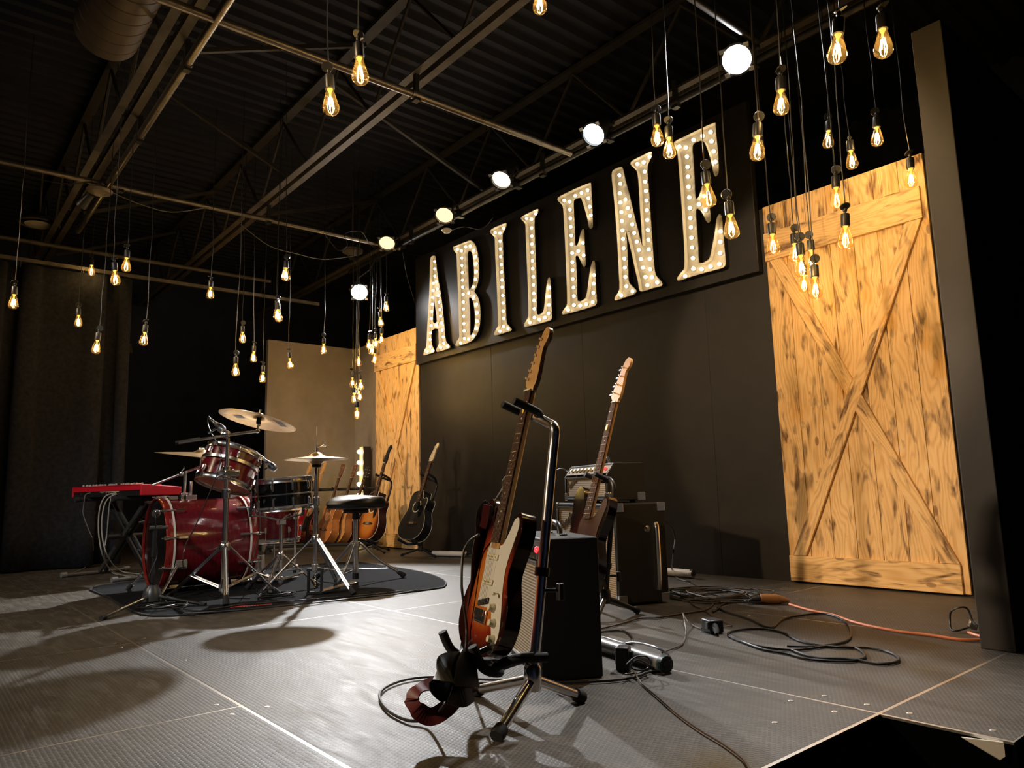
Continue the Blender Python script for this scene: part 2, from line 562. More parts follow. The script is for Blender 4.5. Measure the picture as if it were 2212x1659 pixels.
# ---------------------------------------------------------------- measured tables
LETTERS = [
    ('A',[(-6.267,3.073),(-6.223,3.072),(-6.186,3.052),(-6.17,2.95),(-6.144,2.808),(-6.109,2.682),(-6.08,2.542),(-6.055,2.389),(-6.037,2.254),(-6.016,2.12),(-5.978,2.081),(-5.941,2.051),(-5.959,2.036),(-6.077,2.033),(-6.17,2.036),(-6.188,2.053),(-6.162,2.088),(-6.14,2.109),(-6.144,2.184),(-6.151,2.271),(-6.267,2.279),(-6.279,2.166),(-6.263,2.105),(-6.223,2.057),(-6.242,2.04),(-6.338,2.039),(-6.413,2.038),(-6.431,2.049),(-6.404,2.096),(-6.374,2.124),(-6.356,2.264),(-6.339,2.429),(-6.322,2.553),(-6.304,2.719),(-6.297,2.845),(-6.289,2.972),(-6.283,3.039)],[[(-6.218,2.63),(-6.199,2.518),(-6.168,2.353),(-6.246,2.356),(-6.237,2.492),(-6.226,2.591)]],[(-6.227,3.014),(-6.226,2.933),(-6.227,2.856),(-6.257,2.784),(-6.199,2.79),(-6.262,2.709),(-6.183,2.706),(-6.271,2.635),(-6.164,2.629),(-6.28,2.561),(-6.153,2.557),(-6.29,2.488),(-6.14,2.475),(-6.298,2.411),(-6.129,2.403),(-6.304,2.336),(-6.204,2.325),(-6.11,2.328),(-6.318,2.261),(-6.102,2.248),(-6.325,2.191),(-6.085,2.175),(-6.33,2.114),(-6.075,2.108),(-6.383,2.069),(-6.282,2.066),(-6.134,2.071),(-6.01,2.066)]),
    ('B',[(-5.862,3.064),(-5.816,3.067),(-5.629,3.059),(-5.564,3.05),(-5.507,3.008),(-5.471,2.946),(-5.448,2.865),(-5.438,2.776),(-5.439,2.682),(-5.456,2.608),(-5.489,2.554),(-5.522,2.526),(-5.479,2.473),(-5.444,2.403),(-5.432,2.316),(-5.435,2.224),(-5.452,2.151),(-5.485,2.103),(-5.53,2.066),(-5.594,2.042),(-5.71,2.035),(-5.816,2.034),(-5.843,2.05),(-5.822,2.082),(-5.781,2.11),(-5.776,2.157),(-5.782,2.317),(-5.784,2.478),(-5.79,2.64),(-5.798,2.845),(-5.805,2.978),(-5.838,3.016)],[[(-5.612,2.946),(-5.567,2.945),(-5.539,2.914),(-5.525,2.846),(-5.515,2.748),(-5.518,2.662),(-5.536,2.604),(-5.578,2.563),(-5.607,2.561),(-5.611,2.677),(-5.616,2.838)],[(-5.609,2.479),(-5.568,2.47),(-5.541,2.432),(-5.521,2.358),(-5.511,2.263),(-5.524,2.172),(-5.554,2.116),(-5.599,2.101),(-5.596,2.202),(-5.597,2.358)]],[(-5.814,3.033),(-5.744,2.999),(-5.669,3.02),(-5.595,3.008),(-5.534,2.947),(-5.739,2.922),(-5.508,2.877),(-5.738,2.845),(-5.499,2.803),(-5.732,2.77),(-5.499,2.722),(-5.733,2.692),(-5.513,2.647),(-5.731,2.619),(-5.557,2.58),(-5.728,2.544),(-5.635,2.536),(-5.548,2.477),(-5.725,2.465),(-5.507,2.396),(-5.724,2.393),(-5.497,2.31),(-5.723,2.32),(-5.502,2.226),(-5.722,2.244),(-5.512,2.157),(-5.721,2.171),(-5.572,2.094),(-5.717,2.093),(-5.648,2.075),(-5.782,2.059)]),
    ('I',[(-5.254,3.054),(-5.189,3.068),(-5.075,3.066),(-5.013,3.061),(-5.004,3.044),(-5.021,3.009),(-5.05,2.985),(-5.066,2.957),(-5.064,2.859),(-5.062,2.697),(-5.055,2.534),(-5.046,2.373),(-5.044,2.214),(-5.038,2.119),(-5.009,2.082),(-4.974,2.048),(-4.981,2.034),(-5.077,2.032),(-5.189,2.03),(-5.222,2.039),(-5.213,2.065),(-5.174,2.101),(-5.163,2.127),(-5.161,2.278),(-5.166,2.481),(-5.172,2.644),(-5.179,2.809),(-5.18,2.949),(-5.192,2.982),(-5.229,3.022)],[],[(-5.196,3.028),(-5.123,3.002),(-5.067,3.033),(-5.124,2.922),(-5.121,2.846),(-5.12,2.77),(-5.115,2.692),(-5.113,2.618),(-5.11,2.542),(-5.111,2.473),(-5.103,2.391),(-5.102,2.32),(-5.103,2.243),(-5.099,2.172),(-5.104,2.098),(-5.159,2.063),(-5.039,2.066)]),
    ('L',[(-4.799,3.045),(-4.749,3.054),(-4.646,3.056),(-4.573,3.056),(-4.56,3.044),(-4.567,3.019),(-4.598,2.998),(-4.613,2.976),(-4.616,2.848),(-4.614,2.655),(-4.613,2.502),(-4.614,2.351),(-4.616,2.201),(-4.62,2.108),(-4.557,2.106),(-4.528,2.137),(-4.509,2.215),(-4.487,2.321),(-4.469,2.376),(-4.451,2.401),(-4.437,2.38),(-4.432,2.294),(-4.432,2.161),(-4.431,2.059),(-4.445,2.028),(-4.497,2.024),(-4.626,2.027),(-4.771,2.031),(-4.791,2.04),(-4.787,2.062),(-4.757,2.087),(-4.736,2.116),(-4.73,2.187),(-4.727,2.378),(-4.73,2.571),(-4.733,2.766),(-4.735,2.899),(-4.736,2.963),(-4.758,2.997),(-4.786,3.025)],[],[(-4.738,3.026),(-4.671,2.997),(-4.61,3.029),(-4.675,2.916),(-4.673,2.839),(-4.675,2.767),(-4.676,2.69),(-4.674,2.612),(-4.675,2.54),(-4.672,2.465),(-4.673,2.391),(-4.672,2.313),(-4.671,2.249),(-4.67,2.173),(-4.673,2.095),(-4.736,2.063),(-4.608,2.063),(-4.538,2.068),(-4.49,2.095),(-4.48,2.168),(-4.475,2.241),(-4.463,2.316)]),
    ('E',[(-4.308,3.064),(-4.28,3.075),(-4.138,3.078),(-4.032,3.076),(-3.929,3.07),(-3.912,3.057),(-3.912,2.973),(-3.908,2.865),(-3.912,2.715),(-3.919,2.69),(-3.936,2.686),(-3.952,2.704),(-3.966,2.777),(-3.992,2.869),(-4.014,2.938),(-4.032,2.981),(-4.073,2.989),(-4.113,2.983),(-4.119,2.926),(-4.118,2.809),(-4.118,2.693),(-4.119,2.593),(-4.09,2.596),(-4.073,2.625),(-4.049,2.68),(-4.027,2.704),(-4.012,2.688),(-4.012,2.608),(-4.01,2.501),(-4.009,2.425),(-4.013,2.396),(-4.029,2.389),(-4.048,2.417),(-4.076,2.473),(-4.097,2.502),(-4.121,2.497),(-4.118,2.424),(-4.116,2.271),(-4.118,2.12),(-4.044,2.116),(-4.018,2.136),(-3.994,2.205),(-3.967,2.325),(-3.943,2.386),(-3.922,2.409),(-3.908,2.388),(-3.907,2.295),(-3.907,2.162),(-3.904,2.074),(-3.918,2.047),(-3.958,2.041),(-4.09,2.039),(-4.268,2.042),(-4.302,2.049),(-4.299,2.068),(-4.265,2.095),(-4.239,2.124),(-4.235,2.261),(-4.235,2.454),(-4.236,2.649),(-4.239,2.807),(-4.244,2.959),(-4.267,3.006),(-4.301,3.042)],[],[(-4.247,3.032),(-4.181,3.0),(-4.112,3.028),(-4.039,3.028),(-3.969,3.028),(-3.962,2.956),(-3.953,2.88),(-3.943,2.804),(-4.182,2.93),(-4.181,2.852),(-4.18,2.777),(-4.178,2.7),(-4.177,2.624),(-4.176,2.546),(-4.177,2.469),(-4.178,2.4),(-4.18,2.324),(-4.176,2.25),(-4.175,2.177),(-4.179,2.102),(-4.249,2.074),(-4.107,2.083),(-4.038,2.079),(-3.965,2.08),(-3.954,2.154),(-3.946,2.229),(-3.937,2.298),(-4.103,2.544),(-4.047,2.599),(-4.045,2.491)]),
    ('N',[(-3.683,3.054),(-3.667,3.082),(-3.63,3.087),(-3.583,3.078),(-3.564,3.056),(-3.544,2.954),(-3.512,2.82),(-3.481,2.673),(-3.45,2.536),(-3.427,2.434),(-3.412,2.394),(-3.411,2.524),(-3.415,2.684),(-3.415,2.844),(-3.42,2.959),(-3.434,3.0),(-3.472,3.047),(-3.485,3.072),(-3.464,3.089),(-3.383,3.091),(-3.295,3.093),(-3.275,3.079),(-3.284,3.044),(-3.31,3.014),(-3.324,2.98),(-3.326,2.892),(-3.322,2.772),(-3.321,2.614),(-3.319,2.457),(-3.317,2.317),(-3.313,2.208),(-3.303,2.137),(-3.269,2.094),(-3.25,2.06),(-3.258,2.046),(-3.328,2.048),(-3.429,2.046),(-3.457,2.055),(-3.466,2.076),(-3.472,2.132),(-3.491,2.215),(-3.513,2.331),(-3.536,2.441),(-3.556,2.527),(-3.567,2.559),(-3.564,2.489),(-3.563,2.369),(-3.564,2.249),(-3.565,2.154),(-3.542,2.117),(-3.5,2.072),(-3.496,2.056),(-3.522,2.042),(-3.613,2.039),(-3.696,2.034),(-3.713,2.047),(-3.699,2.07),(-3.659,2.113),(-3.657,2.233),(-3.657,2.394),(-3.66,2.599),(-3.668,2.807),(-3.678,2.96)],[],[(-3.619,3.031),(-3.613,2.958),(-3.624,2.884),(-3.623,2.807),(-3.57,2.814),(-3.618,2.727),(-3.551,2.738),(-3.618,2.653),(-3.533,2.669),(-3.616,2.577),(-3.515,2.595),(-3.614,2.507),(-3.5,2.522),(-3.613,2.432),(-3.48,2.447),(-3.611,2.349),(-3.464,2.377),(-3.609,2.276),(-3.448,2.301),(-3.609,2.202),(-3.433,2.231),(-3.605,2.127),(-3.415,2.154),(-3.547,2.074),(-3.661,2.067),(-3.4,2.086),(-3.307,2.086),(-3.434,3.055),(-3.371,3.045),(-3.313,3.068),(-3.367,2.968),(-3.368,2.889),(-3.365,2.813),(-3.364,2.737),(-3.366,2.661),(-3.367,2.584),(-3.366,2.506),(-3.366,2.43),(-3.368,2.355),(-3.366,2.282),(-3.367,2.201),(-3.352,2.137)]),
    ('E',[(-3.067,3.08),(-2.985,3.084),(-2.859,3.087),(-2.728,3.084),(-2.715,3.068),(-2.715,3.003),(-2.711,2.895),(-2.711,2.781),(-2.719,2.719),(-2.736,2.7),(-2.75,2.715),(-2.761,2.776),(-2.777,2.864),(-2.799,2.946),(-2.823,2.993),(-2.865,3.004),(-2.911,2.995),(-2.913,2.899),(-2.914,2.749),(-2.916,2.601),(-2.891,2.599),(-2.875,2.62),(-2.855,2.662),(-2.834,2.688),(-2.822,2.674),(-2.817,2.584),(-2.807,2.483),(-2.805,2.419),(-2.813,2.397),(-2.827,2.395),(-2.844,2.422),(-2.871,2.484),(-2.892,2.513),(-2.919,2.515),(-2.921,2.381),(-2.92,2.243),(-2.921,2.129),(-2.857,2.126),(-2.828,2.146),(-2.805,2.211),(-2.775,2.313),(-2.755,2.395),(-2.735,2.422),(-2.719,2.403),(-2.716,2.32),(-2.714,2.185),(-2.711,2.091),(-2.719,2.058),(-2.746,2.049),(-2.845,2.051),(-2.993,2.052),(-3.09,2.047),(-3.113,2.059),(-3.102,2.079),(-3.066,2.107),(-3.045,2.13),(-3.036,2.251),(-3.035,2.457),(-3.035,2.658),(-3.038,2.828),(-3.042,2.974),(-3.058,3.032)],[],[(-3.038,3.04),(-2.981,3.011),(-2.913,3.04),(-2.837,3.04),(-2.769,3.041),(-2.766,2.971),(-2.755,2.893),(-2.747,2.812),(-2.977,2.939),(-2.978,2.861),(-2.98,2.788),(-2.981,2.713),(-2.98,2.632),(-2.981,2.554),(-2.982,2.479),(-2.982,2.41),(-2.984,2.335),(-2.983,2.262),(-2.982,2.184),(-2.984,2.108),(-3.057,2.071),(-2.917,2.087),(-2.843,2.087),(-2.771,2.086),(-2.76,2.16),(-2.752,2.237),(-2.744,2.31),(-2.904,2.555),(-2.854,2.498),(-2.856,2.601)])]
PENDANTS = [   # x, y, z of the bulb tip, sideways lean, disc kind, label
    (-6.09, 0.522, 1.957, 0.014, 1, 'lit filament bulb at far left edge, hanging before the charcoal curtain'),
    (-7.611, 1.24, 2.696, -0.016, 2, 'small high bulb with pale round disc, left of the pair over the curtain track'),
    (-7.045, 1.073, 2.076, -0.037, 2, 'lit bulb hanging before curtain, lower left of the bulb beside the track'),
    (-6.063, 1.043, 1.681, 0.102, 2, 'lowest bulb hanging before the curtain, pale grey disc on its socket'),
    (-5.496, 1.047, 2.074, -0.121, 1, 'lit bulb just below and left of its neighbour above the curtain edge'),
    (-5.662, 1.138, 2.226, 0.015, 1, 'highest bulb above the right edge of the charcoal curtain'),
    (-5.987, 1.347, 1.764, 0.082, 1, 'bulb on long straight cord just right of the charcoal curtain edge'),
    (-6.334, 1.935, 2.294, 0.006, 1, 'lone bulb on short cord between curtain and drum-side bulb cluster'),
    (-5.953, 2.039, 1.577, -0.016, 2, 'leftmost low bulb above the drum kit, cord tail sticking out of its disc'),
    (-6.783, 2.38, 2.035, -0.028, 2, 'uppermost of the small bulbs left of the taupe flat'),
    (-6.879, 2.522, 1.878, 0.02, 1, 'bulb above the tilted crash cymbal, second of the descending four'),
    (-6.711, 2.551, 1.66, 0.011, 1, 'lowest bulb directly above the tilted crash cymbal'),
    (-5.952, 2.376, 2.1, -0.021, 1, 'rear bulb of the overlapping pair above the taupe flat corner'),
    (-5.769, 2.321, 2.034, -0.111, 1, 'front bulb of the overlapping pair above the taupe flat corner'),
    (-5.286, 2.173, 2.24, 0.001, 2, 'highest bulb of the group above the drums, dark disc on top'),
    (-6.749, 2.842, 1.823, -0.126, 1, 'tilted bulb hanging in front of top left of the taupe flat'),
    (-6.762, 3.185, 2.007, 0.006, 2, 'bulb hanging alone in front of the middle of the taupe flat top'),
    (-6.51, 3.761, 2.473, 0.001, 1, 'topmost of the small bulbs above the far barn door'),
    (-6.564, 3.732, 2.317, -0.078, 1, 'second small bulb above the far barn door, below the topmost'),
    (-6.588, 3.743, 2.145, 0.054, 1, 'small bulb touching the top left corner of the far barn door'),
    (-6.68, 3.646, 2.087, 0.07, 1, 'leftmost bulb of tight group beside top of the far barn door'),
    (-6.631, 3.702, 2.099, -0.001, 1, 'right upper bulb of tight group beside top of the far barn door'),
    (-6.667, 3.673, 2.036, 0.047, 1, 'middle bulb of tight group beside top of the far barn door'),
    (-6.659, 3.704, 1.942, 0.024, 1, 'lowest bulb of tight group beside top of the far barn door'),
    (-6.767, 3.581, 1.916, -0.055, 0, 'uppermost bulb of the long cascade below the far white spotlight'),
    (-6.833, 3.549, 1.7, -0.015, 1, 'left bulb in second tier of the cascade below the far spotlight'),
    (-6.778, 3.622, 1.674, -0.117, 1, 'right bulb in second tier of the cascade below the far spotlight'),
    (-6.828, 3.573, 1.625, -0.005, 1, 'centre bulb of the cascade, below the second tier'),
    (-6.625, 3.462, 1.508, -0.055, 0, 'left bulb in fourth tier of the cascade'),
    (-6.803, 3.617, 1.56, -0.049, 0, 'right bulb in fourth tier of the cascade'),
    (-6.187, 3.26, 1.305, -0.023, 0, 'lowest bulb of the cascade before the taupe flat'),
    (-1.837, 3.244, 1.72, -0.004, 2, 'bulb in front of top left corner of the near barn door'),
    (-1.945, 3.649, 1.783, 0.034, 2, 'left rear bulb of the cluster before the near barn door'),
    (-1.887, 3.727, 1.745, -0.02, 2, 'right rear bulb of the cluster, behind a round disc'),
    (-1.645, 3.141, 1.54, -0.003, 2, 'large front bulb of the cluster before the near barn door'),
    (-2.066, 3.95, 1.69, 0.048, 0, 'bulb half hidden below the large front bulb of the cluster'),
    (-1.645, 3.25, 1.454, 0.03, 2, 'lowest bulb before the near barn door, shiny round disc on top'),
    (-1.431, 3.131, 1.613, 0.075, 1, 'single bulb on black socket before the barn door rail'),
    (-2.077, 2.688, 2.221, 0.009, 1, 'left bulb of the pair over the top of letter N'),
    (-2.048, 2.737, 2.161, 0.022, 1, 'right bulb of the pair touching top left of the last letter E'),
    (-1.762, 2.616, 1.793, -0.06, 2, 'tilted bulb hanging over the middle arm of the last letter E'),
    (-1.661, 2.613, 1.621, -0.028, 2, 'bulb under a large black disc right of the last letter E'),
    (-1.534, 2.638, 1.928, 0.086, 2, 'bulb with a yellow-lit round disc right of the sign board'),
    (-1.417, 2.647, 2.082, 0.054, 1, 'bulb beside the bundle of hanging cords, right of the near spotlight'),
    (-1.035, 2.328, 1.998, 0.138, 1, 'large upper right bulb, left one of the top pair'),
    (-0.961, 2.528, 2.058, 0.054, 1, 'large upper right bulb, right one of the top pair'),
    (-1.849, 3.95, 2.491, 0.093, 2, 'small bulb with grey disc left of the loose trio above the barn door'),
    (-1.682, 3.852, 2.277, -0.003, 0, 'middle lower bulb of the loose trio above the near barn door'),
    (-1.545, 3.857, 2.356, 0.07, 2, 'right bulb of the loose trio above the near barn door'),
    (-1.528, 3.296, 1.869, 0.037, 2, 'bulb under a grey disc crossing the top edge of the near barn door'),
    (-1.435, 3.95, 2.109, 0.06, 1, 'bulb before the top right corner of the near barn door'),
    (-2.159, 2.019, 2.676, 0.034, 1, 'bulb cut off by the top edge of the picture, above centre'),
    (-2.436, 1.169, 2.042, -0.066, 2, 'left bulb of the near pair under the ceiling pipe, grey disc above'),
    (-2.252, 1.195, 2.09, -0.052, 1, 'right bulb of the near pair under the ceiling pipe')]

# ================================================================ the setting
YW = 4.26            # front face of the back wall
# house floor, stage deck with its panels
b = MB(); b.box((-4, 0, -0.80), (26, 24, 0.04)); struct('floor_house', b, M_CARPET, 'black floor of the house below the stage')
xs = [-0.945 - 1.29 * i for i in range(0, 9)]
ys = [-0.345, 0.81, 2.005, 3.13, 4.32]
b = MB()
b.box((-6.12, 1.99, -0.0034), (10.36, 4.66, 0.006)); b.box((-0.79, 3.16, -0.0034), (0.30, 2.32, 0.006))
deck = struct('floor', b, M_ALU, 'aluminium frame of the stage deck')
def panel(x0, x1, y0, y1):
    g = 0.0042
    b = MB(); b.box((0, 0, -0.002), (abs(x1 - x0) - 2 * g, y1 - y0 - 2 * g, 0.004))
    o = part(deck, 'deck_panel', b, M_DECK, False, bevel=0.0012, seg=1)
    o.location = ((x0 + x1) / 2, (y0 + y1) / 2, 0.0)
    return o
for i in range(8):                                     # half-width strip nearest the house
    panel(xs[i + 1], xs[i], ys[0], ys[1])
for a, c in ((0, 2), (2, 4), (4, 6), (6, 8)):
    panel(xs[c], xs[a], ys[1], ys[2])
panel(-3.41, -0.945, ys[2], ys[3]); panel(-5.99, -3.41, ys[2], ys[3]); panel(-8.57, -5.99, ys[2], ys[3]); panel(-11.26, -8.57, ys[2], ys[3])
panel(-2.235, -0.945, ys[3], ys[4]); panel(-4.815, -2.235, ys[3], ys[4]); panel(-7.395, -4.815, ys[3], ys[4]); panel(-9.97, -7.395, ys[3], ys[4])
panel(-0.945, -0.64, ys[2], ys[3]); panel(-0.945, -0.64, ys[3], ys[4])
scr = MB(); scr.lathe([(0, 0.0012), (0.007, 0.001), (0.008, 0)], 10)
scm = scr.mesh('screw_head', M_ALU, True)
for x, y in ((-3.47, 0.86), (-3.60, 0.87), (-3.58, 0.75), (-3.46, 0.75), (-2.17, 0.86), (-2.30, 0.76), (-2.17, 0.76), (-1.03, 1.94), (-1.09, 1.75), (-1.16, 1.95),
             (-1.0, 2.06), (-1.12, 2.06), (-0.89, 2.06), (-0.70, 2.06), (-4.88, 0.87), (-4.75, 0.75), (-2.6, 1.94), (-2.7, 2.07), (-1.6, 1.95), (-3.0, 0.87), (-4.1, 0.76), (-1.8, 3.2), (-2.0, 3.06)):
    part(deck, 'screw_head', scm, None, M=Matrix.Translation((x, y, 0.0002)))
# white steel bracket under the deck corner
b = MB(); b.prism([(-0.085, -0.004), (0.0, -0.004), (0.0, -0.035), (-0.012, -0.045)], -0.004, 0.004, Matrix.Translation((-0.66, 2.0, 0)) @ Matrix.Rotation(R(20), 4, 'Z'))
single('deck_bracket', b, M_WHITE, 'white metal corner bracket under the stage edge at lower right', 'bracket', bevel=0.002)
b = MB(); b.box((-6.12, -0.345, -0.394), (10.34, 0.02, 0.774)); b.box((-0.955, 0.82, -0.394), (0.012, 2.3, 0.774)); b.box((-0.79, 2.02, -0.394), (0.30, 0.012, 0.774))
struct('wall_skirt', b, M_CARPET, 'black skirt below the stage edge')

# back wall flats, sign board backing, side flats, dark house walls
b = MB()
for x0, x1 in ((-8.12, -6.62), (-6.62, -5.40), (-5.40, -4.18), (-4.18, -2.96), (-2.96, -1.74), (-1.74, -0.93)):
    b.box(((x0 + x1) / 2, YW + 0.03, 1.2), (x1 - x0 - 0.002, 0.06, 2.40))
struct('wall_back', b, M_WALL, 'black painted back wall of the stage', bevel=0.001)
b = MB(); b.box((-8.14, 3.72, 1.195), (0.06, 1.16, 2.39)); struct('wall_left', b, M_TAUPE, 'taupe painted flat closing the far end of the stage', bevel=0.002)
b = MB(); b.box((-7.86, YW - 0.008, 1.195), (0.54, 0.012, 2.39)); struct('wall_left_return', b, M_TAUPE, 'taupe return beside the far barn door')
b = MB(); b.box((-0.975, 3.63, 1.19), (0.11, 1.26, 2.38)); struct('wall_right', b, M_WING, 'dark brown wing flat standing at the right end of the stage', bevel=0.003)
b = MB(); b.box((-4, 7.0, 1.7), (26, 0.1, 5.0)); struct('wall_rear', b, M_NAVY)
b = MB(); b.box((-11.4, 0, 1.7), (0.1, 24, 5.0)); struct('wall_far', b, M_NAVY)
b = MB(); b.box((6.0, 0, 1.7), (0.1, 24, 5.0)); struct('wall_near', b, M_NAVY)
b = MB(); b.box((-4, -9.5, 1.7), (26, 0.1, 5.0)); struct('wall_house', b, M_NAVY)
# ribbed roof deck
b = MB()
prof = []
x = -11.4
while x < 5.9:
    prof += [(x, 4.10), (x + 0.05, 4.10), (x + 0.075, 4.06), (x + 0.125, 4.06)]
    x += 0.15
vs = [(p[0], -9.5, p[1]) for p in prof] + [(p[0], 7.0, p[1]) for p in prof]
n = len(prof)
b.add(vs, [(i, i + 1, n + i + 1, n + i) for i in range(n - 1)])
struct('ceiling', b, M_ROOF, 'dark corrugated roof deck')

# ---------------------------------------------------------------- ceiling steel
def joist(y, x0, x1, label):
    t = thing('roof_joist', label, 'joist', (0, y, 0), 0, 'open web roof joists')
    for s in (-1, 1):
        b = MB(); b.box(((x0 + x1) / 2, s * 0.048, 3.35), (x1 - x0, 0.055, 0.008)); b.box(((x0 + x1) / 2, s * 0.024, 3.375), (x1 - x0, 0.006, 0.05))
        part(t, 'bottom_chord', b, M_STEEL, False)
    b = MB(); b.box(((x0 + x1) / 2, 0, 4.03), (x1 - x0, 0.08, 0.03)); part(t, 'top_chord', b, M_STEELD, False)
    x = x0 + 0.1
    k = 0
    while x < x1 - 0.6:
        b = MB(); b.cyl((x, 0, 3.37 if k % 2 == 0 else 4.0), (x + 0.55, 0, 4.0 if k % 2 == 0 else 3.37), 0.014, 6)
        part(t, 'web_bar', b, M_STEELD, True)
        x += 0.55
        k += 1
    return t
joist(1.06, -11.2, 2.5, 'brown steel roof joist at upper left, running beside the shiny pipe')
joist(2.48, -11.2, 2.5, 'brown steel roof joist crossing the ceiling at centre')
joist(4.05, -11.2, 2.5, 'dim steel roof joist above the row of stage lights')
t = thing('joist_bridging', 'thin diagonal bridging bars between the roof joists', 'brace')
for x, y0, y1 in ((-9.6, 1.20, 2.48), (-8.0, 1.2, 2.48), (-6.0, 2.48, 1.2), (-4.6, 1.2, 2.48), (-7.2, 2.48, 4.05), (-5.2, 4.05, 2.48)):
    b = MB(); b.box((x, (y0 + y1) / 2, 3.7), (0.03, math.hypot(y1 - y0, 0.55), 0.03), None, (math.atan2(0.55, y1 - y0) if y1 > y0 else -math.atan2(0.55, y0 - y1), 0, 0)); part(t, 'bridging_bar', b, M_STEELD, False)

def pipe(name, a, c, r, label, m=M_PIPE, collars=()):
    t = thing(name, label, 'pipe', a, 0, 'ceiling pipes')
    d = Vector(c) - Vector(a)
    b = MB(); b.cyl((0, 0, 0), d, r, 14); part(t, 'tube', b, m, True)
    for f in collars:
        q = d * f
        e = d.normalized()
        b = MB(); b.cyl(q - e * 0.035, q + e * 0.035, r * 1.25, 14)
        part(t, 'coupling', b, m, True)
        b = MB(); b.box(q + Vector((0, 0, 0.085)), (0.03, 0.03, 0.15)); b.box(q + Vector((0, 0, -r * 1.4)), (0.05, 0.04, 0.02))
        part(t, 'hanger', b, M_BMETAL, False)
    return t
pipe('lighting_pipe', (-3.83, -1.5, 3.20), (-3.83, 3.86, 3.20), 0.024, 'long grey pipe crossing the ceiling to the right at top centre', collars=(0.735,))
pipe('lighting_pipe', (-6.55, -1.8, 3.20), (-6.55, 3.95, 3.20), 0.022, 'long pipe crossing the ceiling at left towards the far spotlight', collars=(0.53, 0.75))
pipe('lighting_pipe', (-7.9, 1.15, 3.20), (-2.2, 1.15, 3.20), 0.026, 'shiny steel pipe running down from the top beside the left joist', collars=(0.42, 0.62))
pipe('lighting_pipe', (-7.6, 3.90, 3.20), (-0.8, 3.90, 3.20), 0.024, 'pipe carrying the row of stage lights above the sign', M_BMETAL, collars=(0.2, 0.5, 0.7))
pipe('lighting_pipe', (-8.5, -1.8, 3.20), (-8.5, 3.3, 3.20), 0.022, 'dim pipe at far left behind the round high bay lamp', M_STEEL)
pipe('lighting_pipe', (-1.3, -1.0, 3.25), (-1.3, 4.1, 3.25), 0.022, 'pipe above the right bulbs, out at the top of the picture', M_BMETAL)
pipe('lighting_pipe', (-2.15, -1.0, 3.25), (-2.15, 3.8, 3.25), 0.022, 'pipe above the bulbs of the sign end, out at the top', M_BMETAL)

# curtain track and curtain
pts = [(-7.78, y, 2.80) for y in (-0.9, -0.3, 0.3, 0.84, 1.5, 2.2, 3.0, 3.6)]
t = thing('curtain_track', 'thin pale curtain track running above the charcoal curtain', 'rail', (0, 0, 0))
b = MB(); b.box((-7.78, 1.3, 2.80), (0.03, 4.6, 0.035)); part(t, 'rail', b, M_PIPE, False)
for y in (0.2, 0.7, 1.2, 2.4):
    b = MB(); b.box((-7.78, y, 2.755), (0.012, 0.012, 0.06)); part(t, 'carrier', b, M_BMETAL, False)
b = MB()
vs, fs = [], []
N = 260
for i in range(N + 1):
    f = i / N
    y = 1.62 - 2.6 * f
    for j in range(9):
        g = j / 8
        amp = (0.045 + 0.045 * g) * (0.65 + 0.35 * math.sin(f * 17 + 1))
        ph = f * 2 * math.pi * 8 + 2.2 * math.sin(f * 15) + 0.5 * g * math.sin(f * 26)
        xx = -7.80 + amp * math.sin(ph) + 0.03 * math.sin(f * 9 + g)
        yy = y + 0.02 * math.sin(ph * 2) + 0.015 * g * math.sin(f * 55)
        vs.append((xx, yy, 2.76 - 2.74 * g))
for i in range(N):
    for j in range(8):
        a = i * 9 + j
        fs.append((a, a + 1, a + 10, a + 9))
b.add(vs, fs)
o = single('stage_curtain', b, M_CURT, 'charcoal curtain in long folds hanging at the far left', 'curtain')
sm = o.modifiers.new('thick', 'SOLIDIFY'); sm.thickness = 0.006

# round duct, high bay lamp, small ceiling devices
t = thing('air_duct', 'round tan spiral duct hanging at the top left corner', 'duct', (-5.25, 0.86, 3.76))
b = MB(); b.lathe([(0.0, -0.005), (0.19, 0.0), (0.20, 0.01), (0.20, 3.0)], 32, Matrix.Rotation(R(90), 4, 'Y')); part(t, 'duct_shell', b, M_DUCT, True)
for k in range(9):
    b = MB(); b.lathe([(0.2005, 0), (0.204, 0.004), (0.2005, 0.008)], 32, Matrix.Translation((0.10 + 0.13 * k, 0, 0)) @ Matrix.Rotation(R(90), 4, 'Y'))
    part(t, 'seam', b, M_DUCT, True)
b = MB(); b.box((0.22, 0.19, 0.0), (0.36, 0.02, 0.05)); part(t, 'strap', b, M_STEEL, False)
t = thing('high_bay_lamp', 'unlit round high bay lamp with pale lens at far left', 'lamp', (-8.55, 0.90, 3.42))
b = MB(); b.lathe([(0, 0.09), (0.09, 0.085), (0.17, 0.03), (0.19, 0.0), (0.175, -0.01)], 28); part(t, 'housing', b, M_STEEL, True)
b = MB(); b.lathe([(0.13, -0.012), (0.12, -0.016), (0, -0.018)], 28); part(t, 'lens', b, M_WHITE, True)
b = MB(); b.cyl((0, 0, 0.09), (0, 0, 0.60), 0.01, 6); part(t, 'hanger', b, M_STEEL, True)
t = thing('ceiling_sensor', 'round dark ceiling device above the far white spotlight', 'sensor', (-6.95, 3.60, 3.20))
b = MB(); b.lathe([(0, -0.05), (0.05, -0.045), (0.07, -0.01), (0.11, 0.0), (0.11, 0.03), (0, 0.035)], 20); part(t, 'housing', b, M_STEEL, True)
b = MB(); b.cyl((0, 0, -0.07), (0, 0, -0.04), 0.045, 16); part(t, 'louvre', b, M_NICKEL, True)
b = MB(); b.cyl((0, 0, 0.03), (0, 0, 0.85), 0.008, 6); part(t, 'stem', b, M_STEEL, True)
